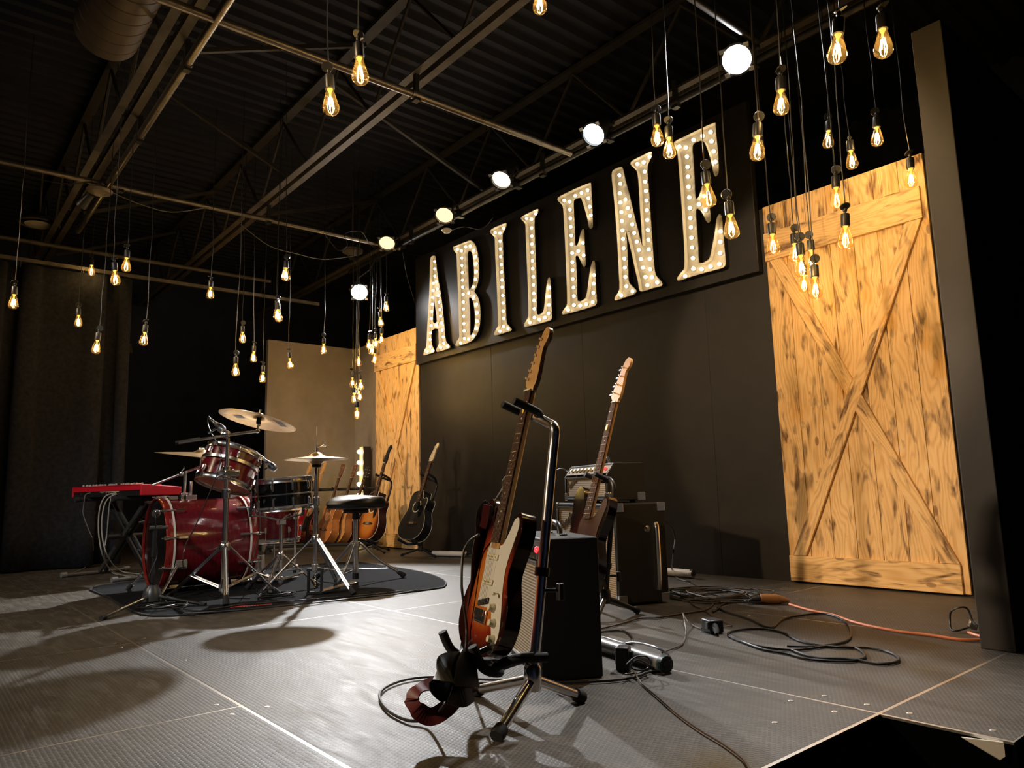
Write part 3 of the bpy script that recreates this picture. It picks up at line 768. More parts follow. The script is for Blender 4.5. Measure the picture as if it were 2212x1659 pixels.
t = thing('clamp_lamp', 'small tan lamp head clamped where two ceiling pipes cross at left', 'lamp', (-6.512, 1.085, 3.120))  # clamped lamp head, not a camera
b = MB(); b.lathe([(0, 0.04), (0.05, 0.035), (0.10, 0.0), (0.085, -0.02), (0, -0.03)], 20); part(t, 'housing', b, M_DUCT, True)
b = MB(); b.cyl((-0.06, -0.05, -0.02), (-0.16, -0.10, -0.10), 0.03, 12, None, 0.045); part(t, 'lamp_head', b, M_BMETAL, True)
b = MB(); b.cyl((0, 0, 0.03), (0, 0, 0.09), 0.012, 8); part(t, 'clamp', b, M_BMETAL, True)

# loose cables along the pipes
def cable(name, pts, r, m, label, cat='cable', group=None, k=6, n=7):
    b = MB(); b.tube(smooth_path(pts, k), r, n)
    return single(name, b, m, label, cat, group)
cable('ceiling_cable', [(-6.607, 0.416, 3.180), (-6.538, 0.685, 3.120), (-6.501, 0.869, 3.120), (-6.472, 1.025, 3.170)], 0.004, M_CABLE, 'thin cable sagging below the pipe at far left', group='ceiling cables')
cable('ceiling_cable', [(-6.566, 1.179, 3.150), (-6.566, 1.393, 3.100), (-6.550, 1.649, 3.080), (-6.486, 1.939, 3.170)], 0.004, M_GCABLE, 'thin cable sagging between the two left joist crossings', group='ceiling cables')
cable('ceiling_cable', [(-6.712, 2.307, 3.160), (-6.687, 2.569, 3.000), (-6.714, 2.862, 2.980), (-6.775, 3.186, 3.000), (-6.804, 3.569, 3.120)], 0.004, M_GCABLE, 'thin cable drooping towards the far white spotlight', group='ceiling cables')
cable('ceiling_cable', [(-6.491, 3.050, 3.160), (-6.564, 3.236, 3.050), (-6.384, 3.247, 3.050), (-6.398, 3.228, 3.170), (-6.319, 3.365, 3.200), (-6.482, 3.558, 3.150), (-6.630, 3.806, 3.180)], 0.004, M_CABLE, 'looped black cable beside the leftmost stage light', group='ceiling cables')
cable('ceiling_cable', [(-6.430, 3.914, 3.120), (-6.569, 4.055, 2.900), (-6.881, 4.398, 2.600)], 0.005, M_CABLE, 'black cable dropping to the left end of the sign board', group='ceiling cables')
cable('ceiling_cable', [(-5.665, 3.921, 3.100), (-5.319, 3.894, 3.060), (-5.267, 4.072, 3.060), (-5.090, 4.075, 3.120)], 0.004, M_CABLE, 'black cable draped above letter B of the sign', group='ceiling cables')

# ---------------------------------------------------------------- stage lights
def stage_light(loc, target, lens_r, length, lens_mat, label, watts=0, col=TUNG, ang=50, pipe_z=3.20, pipe_y=3.90, radius=0.06, barn=True, blend=0.4):
    d = (Vector(target) - Vector(loc)).normalized()
    t = thing('stage_light', label, 'stage light', loc, 0, 'stage lights on the pipe')
    F = frame((0, 0, 0), d)
    r = lens_r
    b = MB(); b.lathe([(0, -length), (r * 0.45, -length), (r * 0.75, -length * 0.85), (r * 0.85, -length * 0.45), (r * 1.0, -length * 0.25), (r * 1.08, 0.0), (r * 1.0, 0.004), (r * 0.98, -0.01)], 24, F)
    part(t, 'can_body', b, M_BMETAL, True)
    b = MB(); b.lathe([(0, 0.0), (r * 0.6, -0.002), (r * 0.98, -0.012)], 24, F); part(t, 'lens', b, lens_mat, True)
    b = MB()
    b.lathe([(r * 1.08, -0.01), (r * 1.16, -0.01), (r * 1.16, 0.012), (r * 1.0, 0.012), (r * 1.0, 0.004)], 24, F)
    part(t, 'lens_ring', b, M_BMETAL, True)
    if barn:
        for k in range(4):
            q = R(45 + 90 * k)
            b = MB(); b.box((r * 1.2 * math.cos(q), r * 1.2 * math.sin(q), 0.012), (r * 0.35, r * 0.3, 0.02), F)
            part(t, 'frame_clip', b, M_NICKEL, False)
    # yoke from the can's sides up to a hook clamp on the pipe
    side = F.to_3x3() @ Vector((1, 0, 0))
    mid = d * (-length * 0.5)
    top = Vector((0, pipe_y - loc[1], pipe_z - loc[2])) if pipe_z else Vector((0, 0, 0.3))
    b = MB()
    a1, a2 = mid + side * r * 1.15, mid - side * r * 1.15
    j = mid * 0.5 + top * 0.62
    for a in (a1, a2):
        b.tube([a, a * 0.45 + j * 0.55 + (a - mid) * 0.35, j], 0.009, 6)
    part(t, 'yoke', b, M_BMETAL, True)
    b = MB(); b.cyl(j, top + Vector((0, 0, 0.0)), 0.014, 8); b.box(top + Vector((0, 0, 0.0)), (0.05, 0.07, 0.07))
    part(t, 'hook_clamp', b, M_BMETAL, True)
    for s in (1, -1):
        b = MB(); b.lathe([(0, 0), (0.018, 0), (0.018, 0.02), (0, 0.024)], 10, frame(mid + side * s * r * 1.17, side * s))
        part(t, 'tilt_knob', b, M_BLACK, True)
    if watts:
        s = spot('lamp', Vector(loc) + d * 0.03, target, watts, col, ang, blend, radius)
        s.name = 'stage_light_beam'
    return t
stage_light((-2.244, 3.720, 3.151), (-1.35, 1.0, 0.3), 0.085, 0.24, M_LENSW, 'blazing white stage light at upper right beside the hanging cords', 270, COOL, 60, radius=0.07)
stage_light((-6.98, 3.70, 2.78), (-3.3, 1.4, 0.0), 0.085, 0.22, M_LENSW, 'blazing white stage light far left above the bulb cascade', 1050, COOL, 70, radius=0.05)
stage_light((-3.462, 3.740, 3.174), (-2.9, 1.2, 0.6), 0.082, 0.26, M_LENSC, 'white stage light with bluish lens above letter N', 60, COOL, 40)
stage_light((-4.522, 3.720, 3.197), (-3.7, 1.6, 0.3), 0.082, 0.30, M_LENSM, 'warm white can light above the second sign letter E', 45, TUNG, 40)
stage_light((-5.370, 3.720, 3.150), (-4.1, 2.3, 0.9), 0.082, 0.26, M_LENSD, 'dim amber can light above letter L of the sign', 30, TUNG, 40)
stage_light((-6.423, 3.720, 3.181), (-4.9, 2.5, 0.9), 0.082, 0.26, M_LENSD, 'dim amber can light above the left end of the sign', 30, TUNG, 40)
b = MB()
b.lathe([(0, -0.03), (0.03, -0.02), (0.045, 0.0), (0.03, 0.012), (0, 0.015)], 14, Matrix.Translation((-4.896, 3.413, 2.798)))
single('ceiling_detector', b, M_WHITE, 'small white detector below the pipe near the dim can lights', 'detector')

# ---------------------------------------------------------------- sign
b = MB(); b.box((-4.57, YW - 0.03, 2.565), (4.15, 0.05, 1.19))
single('sign_board', b, M_SIGN, 'wide black board carrying the lit ABILENE letters', 'sign board', bevel=0.004)
YB, YF = YW - 0.058, YW - 0.097
mb = MB(); mb.lathe([(0, -0.014), (0.008, -0.012), (0.0125, -0.005), (0.0125, 0.002), (0.008, 0.010), (0.006, 0.017)], 10, Matrix.Rotation(R(-90), 4, 'X'))
marq = mb.mesh('bulb', M_MARQ, True)
mb = MB(); mb.lathe([(0.013, 0.0), (0.013, 0.012), (0.008, 0.014)], 10, Matrix.Rotation(R(90), 4, 'X'))
base_me = mb.mesh('bulb_socket', M_WHITE, True)
labs = ['lit marquee letter A, first letter at the left end of the sign', 'lit marquee letter B beside the first letter', 'lit marquee letter I, third in the sign',
        'lit marquee letter L, fourth in the sign', 'lit marquee letter E between letters L and N', 'lit marquee letter N, sixth in the sign', 'lit marquee letter E, largest looking, at the right end of the sign']
for (ch, outl, holes, bl), lab in zip(LETTERS, labs):
    x0 = sum(p[0] for p in outl) / len(outl)
    z0 = min(p[1] for p in outl)
    t = thing('marquee_letter', lab, 'letter', (x0, YB, z0), 0, 'marquee letters on the sign')
    loc = lambda ps: [(p[0] - x0, p[1] - z0) for p in ps]
    o2, h2 = sm2(loc(outl), 2), [sm2(loc(h), 2) for h in holes]
    b = MB(); b.prism(o2, -0.003, 0.004, None, h2); part(t, 'back_plate', b, M_LETTER, False)
    inner, lip, outer = MB(), MB(), MB()
    for li, lp in enumerate([o2] + h2):
        n = len(lp)
        area = sum(lp[i][0] * lp[(i + 1) % n][1] - lp[(i + 1) % n][0] * lp[i][1] for i in range(n))
        sg = (1 if area > 0 else -1) * (1 if li == 0 else -1)
        ofs = []
        for i in range(n):
            d = Vector(lp[(i + 1) % n]) - Vector(lp[i - 1])
            d = d.normalized() if d.length > 1e-6 else Vector((1, 0))
            ofs.append((lp[i][0] + d.y * sg * 0.004, lp[i][1] - d.x * sg * 0.004))
        D_ = YF - YB
        quad = [(i, (i + 1) % n, n + (i + 1) % n, n + i) for i in range(n)]
        inner.add([(p[0], 0.0, p[1]) for p in lp] + [(p[0], D_, p[1]) for p in lp], quad)
        lip.add([(p[0], D_, p[1]) for p in lp] + [(p[0], D_, p[1]) for p in ofs], quad)
        outer.add([(p[0], D_, p[1]) for p in ofs] + [(p[0], 0.004, p[1]) for p in ofs], quad)
    rim = part(t, 'rim', inner, M_LETTER, True, 50)
    part(rim, 'rim_edge', lip, M_LETTER, True, 50)
    part(rim, 'outer_return', outer, M_SIGN, True, 50, label='dark painted outer side of the letter')
    for p in bl:
        q = part(t, 'bulb', marq, None, M=Matrix.Translation((p[0] - x0, -0.020, p[1] - z0)))
        part(q, 'bulb_socket', base_me, None, M=Matrix.Translation((0, 0.018, 0)))

# ---------------------------------------------------------------- barn doors
def barn_door(x0, x1, label, seed):
    rnd = random.Random(seed)
    wd = x1 - x0
    H = 2.385
    t = thing('barn_door', label, 'barn door', ((x0 + x1) / 2, YW - 0.012, 0.012), 0, 'barn door panels on the back wall')
    cuts = [0.0, 0.145, 0.29, 0.43, 0.575, 0.715, 0.86, 1.0]
    for a, c in zip(cuts[:-1], cuts[1:]):
        w = (c - a) * wd - 0.0025
        b = MB(); b.box((0, 0, 0), (w, 0.02, H))
        o = part(t, 'plank', b, M_PINE, False, bevel=0.0015, seg=1)
        o.location = (-wd / 2 + (a + c) / 2 * wd, rnd.uniform(-0.0012, 0.0012), H / 2)
    def board(cx, cz, L, w, ang, y=-0.021, trim=None):
        b = MB(); b.box((0, 0, 0), (w, 0.021, L))
        o = part(t, 'rail' if trim is None else 'brace', b, M_PINE, False, bevel=0.0018, seg=1)
        o.location = (cx, y, cz)
        o.rotation_euler = (0, ang, 0)
        return o
    board(-0.012, 2.105, wd - 0.03, 0.185, R(90))
    board(-0.012, 0.075, wd - 0.04, 0.15, R(90))
    # X brace between the rails: cut polygons so that the ends meet the rails cleanly
    zt, zb = 2.010, 0.152
    hw = wd / 2 - 0.045
    bw = 0.075
    def brace(pts):
        b = MB(); cx = sum(p[0] for p in pts) / len(pts); cz = sum(p[1] for p in pts) / len(pts)
        d = Vector((pts[1][0] - pts[0][0], pts[1][1] - pts[0][1]))
        ang = math.atan2(d.x, d.y)
        c, s = math.cos(ang), math.sin(ang)
        loc = [((p[0] - cx) * c - (p[1] - cz) * s, (p[0] - cx) * s + (p[1] - cz) * c) for p in pts]
        b.prism(loc, -0.0105, 0.0105)
        o = part(t, 'brace', b, M_PINE, False, bevel=0.0018, seg=1)
        o.location = (cx, -0.0205, cz)
        o.rotation_euler = (0, ang, 0)
    # long brace: bottom left to top right
    sl = Vector((hw * 2, zt - zb)).normalized()
    nx = Vector((sl.y, -sl.x)) * bw / 2
    ex = bw / 2 / sl.y
    brace([(-hw - ex + 0.03, zb), (hw - ex - 0.03, zt), (hw + ex - 0.03, zt), (-hw + ex + 0.03, zb)])
    # short braces: top left and bottom right halves, cut along the long one's edges
    def cross(p, q, r, s):
        p, q, r, s = Vector(p), Vector(q), Vector(r), Vector(s)
        u, v = q - p, s - r
        k = ((r.x - p.x) * v.y - (r.y - p.y) * v.x) / (u.x * v.y - u.y * v.x)
        return tuple(p + u * k)
    h = hw - 0.03
    LL, LR = ((-h - ex, zb), (h - ex, zt)), ((-h + ex, zb), (h + ex, zt))
    SL, SR = ((h - ex, zb), (-h - ex, zt)), ((h + ex, zb), (-h + ex, zt))
    brace([cross(*SL, *LL), SL[1], SR[1], cross(*SR, *LL)])
    brace([SL[0], cross(*SL, *LR), cross(*SR, *LR), SR[0]])
    return t
barn_door(-2.455, -1.467, 'large torched pine barn door with X brace on the right', 3)
barn_door(-7.59, -6.645, 'distant torched pine barn door with X brace behind the guitars', 5)

# ---------------------------------------------------------------- pendant bulbs
mb = MB()
mb.lathe([(0.0135, 0.108), (0.0140, 0.100), (0.0165, 0.092), (0.0215, 0.072), (0.0275, 0.050), (0.0315, 0.034), (0.032, 0.025), (0.0295, 0.014), (0.022, 0.005), (0.012, 0.0012), (0.005, 0.0), (0.0, -0.003)], 20)
me_glass = mb.mesh('glass_bulb', M_GLASS, True, 80)
mb = MB()
for k in range(4):
    q = R(45 + 90 * k)
    mb.tube([(0.006 * math.cos(q), 0.006 * math.sin(q), 0.068), (0.0125 * math.cos(q), 0.0125 * math.sin(q), 0.026)], 0.0013, 5)
me_fil = mb.mesh('filament', M_FIL, True)
mb = MB(); mb.lathe([(0, 0.076), (0.004, 0.074), (0.0045, 0.09), (0.009, 0.098), (0.0125, 0.106)], 12)
me_stem = mb.mesh('glass_stem', M_STEM, True)
mb = MB(); mb.lathe([(0.0, 0.104), (0.0185, 0.104), (0.0195, 0.108), (0.0195, 0.152), (0.0185, 0.160), (0.012, 0.163), (0.006, 0.164), (0.005, 0.176), (0, 0.176)], 20)
me_sock = mb.mesh('socket', M_BMETAL, True, 50)
mb = MB(); mb.lathe([(0, -0.0025), (0.0215, -0.0025), (0.0225, 0), (0.0215, 0.0025), (0, 0.0025)], 22)
me_disc = mb.mesh('cord_disc', M_BMETAL, True, 50)
mb = MB(); mb.lathe([(0, 0.188), (0.008, 0.186), (0.010, 0.178), (0.008, 0.172), (0, 0.170)], 10)
me_knot = mb.mesh('cord_grip', M_BMETAL, True)
rn = random.Random(11)
cr = Vector((math.sin(yaw), -math.cos(yaw), 0))
for (x, y, z, lean, dk, lab) in PENDANTS:
    ax = (Vector((0, 0, 1)) + cr * math.tan(lean)).normalized()
    t = thing('pendant_bulb', lab, 'pendant bulb', M=Matrix.Translation((x, y, z)) @ ax.to_track_quat('Z', 'X').to_matrix().to_4x4() @ Matrix.Rotation(rn.uniform(0, 6.28), 4, 'Z'), group='hanging filament bulbs')
    part(t, 'glass_bulb', me_glass, None)
    part(t, 'filament', me_fil, None)
    part(t, 'glass_stem', me_stem, None)
    part(t, 'socket', me_sock, None)
    part(t, 'cord_grip', me_knot, None)
    top = 0.185
    if dk:
        a = rn.uniform(0, 6.28)
        tilt = rn.uniform(1.0, 1.5) if dk == 2 else rn.uniform(0.2, 0.9)
        off = Vector((0.006 * math.cos(a), 0.006 * math.sin(a), 0.195))
        Mi = t.matrix_world.to_3x3().inverted()
        if dk == 2:      # hangs edge up, its face towards the house
            tow = Mi @ (Vector((-x + rn.uniform(-.8, .8), -y + rn.uniform(-.8, .8), -0.4)).normalized())
            part(t, 'cord_disc', me_disc, None, M=frame(off, tow))
        else:
            part(t, 'cord_disc', me_disc, None, M=frame(off, Mi @ Vector((0.5 * math.cos(a), 0.5 * math.sin(a), 1))))
        top = 0.20
    # cord from the socket up to the pipework, with the kinks of the coil it came from
    P = t.matrix_world @ Vector((0, 0, top))
    Mi = t.matrix_world.inverted()
    zt = 4.07
    L = zt - P.z
    pts = [P]
    ph = rn.uniform(0, 6.28)
    n = max(4, int(L / 0.11))
    ox = oy = 0
    for k in range(1, n + 1):
        f = k / n
        fade = max(0, 1 - f * 0.8)
        ox += rn.uniform(-1, 1) * 0.006 * fade
        oy += rn.uniform(-1, 1) * 0.006 * fade
        pts.append(Vector((P.x + ox + 0.02 * f * math.cos(ph), P.y + oy + 0.02 * f * math.sin(ph), P.z + L * f)))
    b = MB(); b.tube([Mi @ p for p in smooth_path([t.matrix_world @ Vector((0, 0, 0.172))] + pts, 3)], 0.0029, 5)
    part(t, 'cord', b, M_CABLE, True)

# ================================================================ guitars
def lean_frame(P0, yaw_deg, th_deg, roll=0.0):
    """local x = viewer's right, y = back, z = along the neck"""
    nh = Vector((math.cos(R(yaw_deg)), math.sin(R(yaw_deg)), 0))
    t = R(th_deg)
    u = Vector((0, 0, math.cos(t))) - math.sin(t) * nh
    n = math.cos(t) * nh + Vector((0, 0, math.sin(t)))
    x = u.cross(n)
    m = Matrix((x, -n, u)).transposed().to_4x4()
    if roll:
        m = m @ Matrix.Rotation(R(roll), 4, 'Y')
    m.translation = P0
    return m
STRAT = [(0, 0), (.08, .005), (.135, .035), (.160, .085), (.155, .14), (.128, .19), (.115, .225), (.125, .27), (.140, .32), (.138, .365), (.115, .395), (.092, .387), (.072, .345), (.048, .312), (.030, .305),
         (-.030, .305), (-.045, .335), (-.060, .375), (-.085, .42), (-.115, .435), (-.140, .415), (-.145, .37), (-.130, .30), (-.118, .245), (-.130, .20), (-.155, .15), (-.165, .10), (-.150, .05), (-.10, .012)]
TELE = [(0, 0), (.09, .004), (.145, .035), (.165, .09), (.155, .15), (.125, .20), (.115, .24), (.128, .29), (.138, .33), (.125, .375), (.095, .385), (.07, .345), (.045, .31), (.03, .31),
        (-.03, .37), (-.06, .40), (-.10, .395), (-.125, .36), (-.125, .31), (-.112, .25), (-.128, .20), (-.155, .15), (-.165, .09), (-.145, .035), (-.09, .004)]
HEAD6 = [(-.021, 0), (-.024, .012), (-.040, .030), (-.036, .05), (-.022, .10), (-.008, .15), (.000, .175), (.010, .195), (.028, .205), (.046, .195), (.052, .175), (.045, .155), (.031, .14), (.030, .11), (.033, .06), (.030, .025), (.021, .010), (.021, 0)]
HEAD33 = [(-.021, 0), (-.026, .015), (-.034, .04), (-.036, .10), (-.038, .16), (-.02, .175), (0, .168), (.02, .175), (.038, .16), (.036, .10), (.034, .04), (.026, .015), (.021, 0)]
DREAD = [(0, 0), (.08, .003), (.150, .03), (.192, .085), (.200, .145), (.180, .215), (.145, .275), (.135, .315), (.142, .365), (.146, .42), (.130, .465), (.095, .492), (.04, .50), (0, .50),
         (-.04, .50), (-.095, .492), (-.130, .465), (-.146, .42), (-.142, .365), (-.135, .315), (-.145, .275), (-.180, .215), (-.200, .145), (-.192, .085), (-.150, .03), (-.08, .003)]
DREADC = DREAD[:9] + [(.140, .40), (.115, .425), (.085, .415), (.055, .43), (.04, .47), (.035, .50), (0, .50)] + DREAD[14:]

def neck_parts(t, zh, zn, hw0, hw1, y0, m_neck, m_board, nfrets, scale, zend, dots=True, head='6', nt=6, hmat=None, head_scale=1.0, rev=1):
    """neck from heel zh to nut zn; fretboard from zend; y0 is the fretboard's front"""
    b = MB()
    vs, fs = [], []
    K = 9
    rows = 12
    for i in range(rows + 1):
        f = i / rows
        z = zh + (zn - zh) * f
        hw = hw1 + (hw0 - hw1) * f
        dp = 0.024 - 0.004 * f
        for k in range(K):
            q = math.pi * k / (K - 1)
            vs.append((hw * math.cos(q), y0 + 0.005 + dp * math.sin(q) ** 0.8, z))
    for i in range(rows):
        for k in range(K - 1):
            a = i * K + k
            fs.append((a, a + 1, a + K + 1, a + K))
        fs.append((i * K, (i + 1) * K, (i + 1) * K + K - 1, i * K + K - 1))
    fs.append(tuple(range(K)))
    fs.append(tuple(rows * K + k for k in range(K))[::-1])
    b.add(vs, fs)
    part(t, 'neck', b, m_neck, True, 60)
    he = hw0 + (hw1 - hw0) * (zn - zend) / (zn - zh) if zn != zh else hw1
    b = MB(); b.prism([(-he, zend), (he, zend), (hw0, zn), (-hw0, zn)], y0, y0 + 0.006)
    fb = part(t, 'fretboard', b, m_board, False, bevel=0.0008, seg=1)
    b = MB()
    for i in range(1, nfrets + 1):
        z = zn - scale * (1 - 2 ** (-i / 12))
        if z < zend: break
        w = hw0 + (he - hw0) * (zn - z) / (zn - zend)
        b.box((0, y0 - 0.0004, z), (2 * w - 0.002, 0.0012, 0.0018))
    part(fb, 'frets', b, M_NICKEL, False, kind='stuff')
    if dots:
        for i in (3, 5, 7, 9, 12, 15, 17):
            z = zn - scale * (1 - (2 ** (-i / 12) + 2 ** (-(i - 1) / 12)) / 2)
            if z < zend + 0.01: continue
            b = MB(); b.lathe([(0, 0.0006), (0.0032, 0.0006), (0.0032, 0)], 10, Matrix.Translation((0, y0, z)) @ Matrix.Rotation(R(90), 4, 'X'))
            part(fb, 'inlay_dot', b, M_CREAM, False)
    b = MB(); b.box((0, y0 - 0.001, zn + 0.002), (2 * hw0, 0.006, 0.004)); part(t, 'nut', b, M_CREAM, False)
    hs = head_scale
    out = [(p[0] * hs * rev, p[1] * hs + zn) for p in (HEAD6 if head == '6' else HEAD33)]
    b = MB(); b.prism(sm2(out, 3), y0 + 0.006, y0 + 0.020)
    hd = part(t, 'headstock', b, hmat or m_neck, True, 35, bevel=0.0015, seg=2)
    tn = MB(); tn.cyl((0, 0, -0.012), (0, 0, 0.006), 0.0035, 8); tn.cyl((0, 0, -0.001), (0, 0, 0.001), 0.006, 10)
    tn.cyl((-0.004, 0, 0.016), (-0.026, 0, 0.016), 0.003, 6); tn.box((-0.032, 0, 0.016), (0.014, 0.008, 0.011))
    tm = tn.mesh('tuner', M_CHROME, True)
    if head == '6':
        n = nt
        for i in range(n):
            f = (i + 0.5) / n
            z = zn + hs * (0.030 + 0.150 * f)
            x = -hs * (0.028 - 0.040 * f) * rev
            part(hd, 'tuner', tm, None, M=Matrix.Translation((x, y0 + 0.006, z)) @ Matrix.Rotation(R(90), 4, 'X').inverted() @ Matrix.Diagonal((rev * (1.5 if nt == 4 else 1), 1, 1, 1)))
    else:
        for s in (-1, 1):
            for i in range(3):
                z = zn + hs * (0.04 + 0.045 * i)
                part(hd, 'tuner', tm, None, M=Matrix.Translation((s * 0.026 * hs, y0 + 0.006, z)) @ Matrix.Rotation(R(-90), 4, 'X') @ Matrix.Diagonal((-s, 1, 1, 1)))
    return hd
M_STRING = mat('wound_string', (0.20, 0.17, 0.13), 0.6, 0.5)
def strings(t, n, zb, zn, yb, yn, wb, wn, m=M_STRING):
    b = MB()
    for i in range(n):
        f = (i / (n - 1) - 0.5)
        b.tube([(f * wb, yb, zb), (f * wn, yn, zn)], 0.0004, 4)
    part(t, 'strings', b, m, True, kind='stuff')
M_BURST3 = sunburst('three_tone_burst', 0.19, 0.17, 0.205, [(0.0, (0.62, 0.22, 0.035)), (0.36, (0.55, 0.16, 0.022)), (0.52, (0.26, 0.030, 0.010)), (0.68, (0.022, 0.005, 0.004))])
M_BURSTAC = sunburst('acoustic_burst', 0.20, 0.20, 0.27, [(0.0, (0.60, 0.24, 0.045)), (0.42, (0.50, 0.17, 0.026)), (0.62, (0.16, 0.030, 0.008)), (0.78, (0.016, 0.007, 0.005))])
M_BURSTDK = sunburst('dark_bass_burst', 0.24, 0.18, 0.26, [(0.0, (0.05, 0.010, 0.006)), (0.4, (0.03, 0.006, 0.005)), (0.62, (0.008, 0.004, 0.004))])
M_GBLK = mat('gloss_black_guitar', (0.008, 0.008, 0.008), 0.12, coat=1.0)
M_SATBLK = mat('satin_black_top', (0.018, 0.016, 0.014), 0.42)
M_NATURAL = mat('natural_spruce', (0.52, 0.25, 0.075), 0.28, coat=0.5, grain=0.15, gscale=25)
M_CEDAR = mat('amber_cedar', (0.44, 0.16, 0.040), 0.3, coat=0.5, grain=0.15, gscale=25)
M_REDG = mat('red_guitar_gloss', (0.42, 0.010, 0.016), 0.14, coat=1.0)
M_DKBROWN = mat('dark_brown_gloss', (0.045, 0.012, 0.007), 0.25, coat=0.3)
M_GOLD = mat('gold_plate', (0.85, 0.55, 0.18), 0.2, 1.0)
M_TORT = mat('black_pickguard', (0.008, 0.008, 0.008), 0.2)

def electric(label, M, outline, m_body, m_guard, guard, m_neck, m_board, hmat=None, group=None, bass=False, k=1.0, detail=True):
    t = thing('bass_guitar' if bass else 'electric_guitar', label, 'guitar', M=M, group=group)
    o = sm2([(p[0] * k, p[1] * k) for p in outline], 5)
    b = MB(); b.prism(o, 0.014, 0.058); part(t, 'body', b, m_body, True, 40, bevel=0.006, seg=3)
    b = MB(); b.prism(sm2([(p[0] * k, p[1] * k) for p in guard], 4), 0.0115, 0.0138)
    pg = part(t, 'pickguard', b, m_guard, True, 40)
    if bass:
        neck_parts(t, 0.345, 0.93, 0.020, 0.030, 0.006, m_neck, m_board, 20, 0.864, 0.345, True, '6', 4, hmat, 1.15)
        zb = 0.075
    else:
        neck_parts(t, 0.290, 0.763, 0.021, 0.028, 0.004, m_neck, m_board, 21, 0.648, 0.306, True, '6', 6, hmat)
        zb = 0.115
    # pickups
    if detail:
        for i, z in enumerate(((0.265, 0.195, 0.140) if not bass else (0.20,))):
            tilt = R(12) if (i == 2) else 0
            b = MB(); b.box((0, 0, 0), (0.070 if not bass else 0.085, 0.006, 0.017), None, (0, -tilt, 0))
            q = part(t, 'pickup', b, M_CREAM if not (i == 2 or bass) else M_BLACK, True, bevel=0.003, M=Matrix.Translation((0, 0.0095, z)))
            b = MB()
            for s in range(6):
                xx = -0.026 + 0.0104 * s
                b.cyl((xx, -0.004, xx * math.tan(tilt)), (xx, 0, xx * math.tan(tilt)), 0.0022, 6)
            part(q, 'pole_pieces', b, M_NICKEL, True, kind='stuff')
        # bridge
        b = MB(); b.box((0, 0.010, zb - 0.012), (0.075, 0.006, 0.034)); b.box((0, 0.011, zb - 0.03), (0.075, 0.004, 0.006))
        br = part(t, 'bridge', b, M_CHROME, True, bevel=0.001)
        for s in range(4 if bass else 6):
            xx = (-0.0285 + 0.019 * s) if bass else (-0.026 + 0.0104 * s)
            b = MB(); b.box((xx, 0.0045, zb - 0.004), (0.008, 0.006, 0.018)); part(br, 'saddle', b, M_NICKEL, False)
        # knobs down the treble side
        for (x, z) in (((0.075, 0.132), (0.098, 0.095), (0.112, 0.055)) if not bass else ((0.10, 0.12), (0.12, 0.08))):
            b = MB(); b.lathe([(0.0125, 0), (0.0125, 0.004), (0.0095, 0.007), (0.0085, 0.017), (0, 0.018)], 16, Matrix.Translation((x, 0.0115, z)) @ Matrix.Rotation(R(90), 4, 'X'))
            part(t, 'knob', b, M_CREAM, True, 50)
        if not bass:
            b = MB(); b.cyl((0.083, 0.010, 0.172), (0.089, -0.006, 0.168), 0.002, 6); b.lathe([(0, -0.008), (0.004, -0.007), (0.0045, 0), (0, 0.004)], 10, frame((0.090, -0.007, 0.168), (0.3, -0.9, -0.2)))
            part(t, 'selector_switch', b, M_CREAM, True)
            b = MB(); b.prism(sm2([(0.098, 0.015), (0.118, 0.022), (0.130, 0.045), (0.120, 0.052), (0.102, 0.04)], 4), 0.010, 0.0138)
            part(t, 'jack_plate', b, M_CHROME, True)
    strings(t, 4 if bass else 6, zb, 0.93 if bass else 0.765, 0.002, 0.003, 0.057 if bass else 0.052, 0.034)
    return t
GUARD = [(.02, .300), (.048, .306), (.074, .345), (.090, .375), (.112, .380), (.124, .355), (.112, .31), (.099, .262), (.098, .22), (.108, .175), (.130, .115), (.138, .07), (.128, .045), (.105, .05), (.078, .088), (.060, .125), (.038, .128), (-.038, .128), (-.044, .16), (-.048, .22), (-.052, .28), (-.03, .31)]
strat_M = lean_frame((-1.700, 1.240, 0.160), 255, 15.2)
strat = electric('three-tone sunburst electric guitar with cream pickguard on the chrome stand', strat_M, STRAT, M_BURST3, M_MINT, GUARD, M_MAPLE, M_ROSE, M_MAPLE)
b = MB(); b.lathe([(0, -0.0006), (0.010, -0.0006), (0.011, 0), (0, 0.0006)], 14, Matrix.Translation((0.006, 0.0005, 0.706)) @ Matrix.Rotation(R(90), 4, 'X') @ Matrix.Diagonal((0.8, 1.5, 1, 1)))
single('guitar_pick', b, mat('yellow_pick', (0.85, 0.62, 0.10), 0.3), 'yellow pick tucked under the strings near the nut of the sunburst guitar', 'guitar pick', M=strat_M)
bass_M = lean_frame((-2.486, 2.371, 0.131), 255, 18.2)
bass = electric('dark bass guitar with maple headstock leaning before the big amp stack', bass_M, STRAT, M_BURSTDK, M_DKBROWN, GUARD, M_MAPLE, M_ROSE, M_MAPLE, bass=True, k=1.17)
b = MB(); b.lathe([(0, -0.0006), (0.010, -0.0006), (0.011, 0), (0, 0.0006)], 14, Matrix.Translation((-0.004, 0.0025, 0.80)) @ Matrix.Rotation(R(90), 4, 'X') @ Matrix.Diagonal((0.8, 1.5, 1, 1)))
single('guitar_pick', b, mat('amber_pick', (0.85, 0.62, 0.10), 0.3), 'yellow pick under the strings of the dark bass guitar', 'guitar pick', M=bass_M)

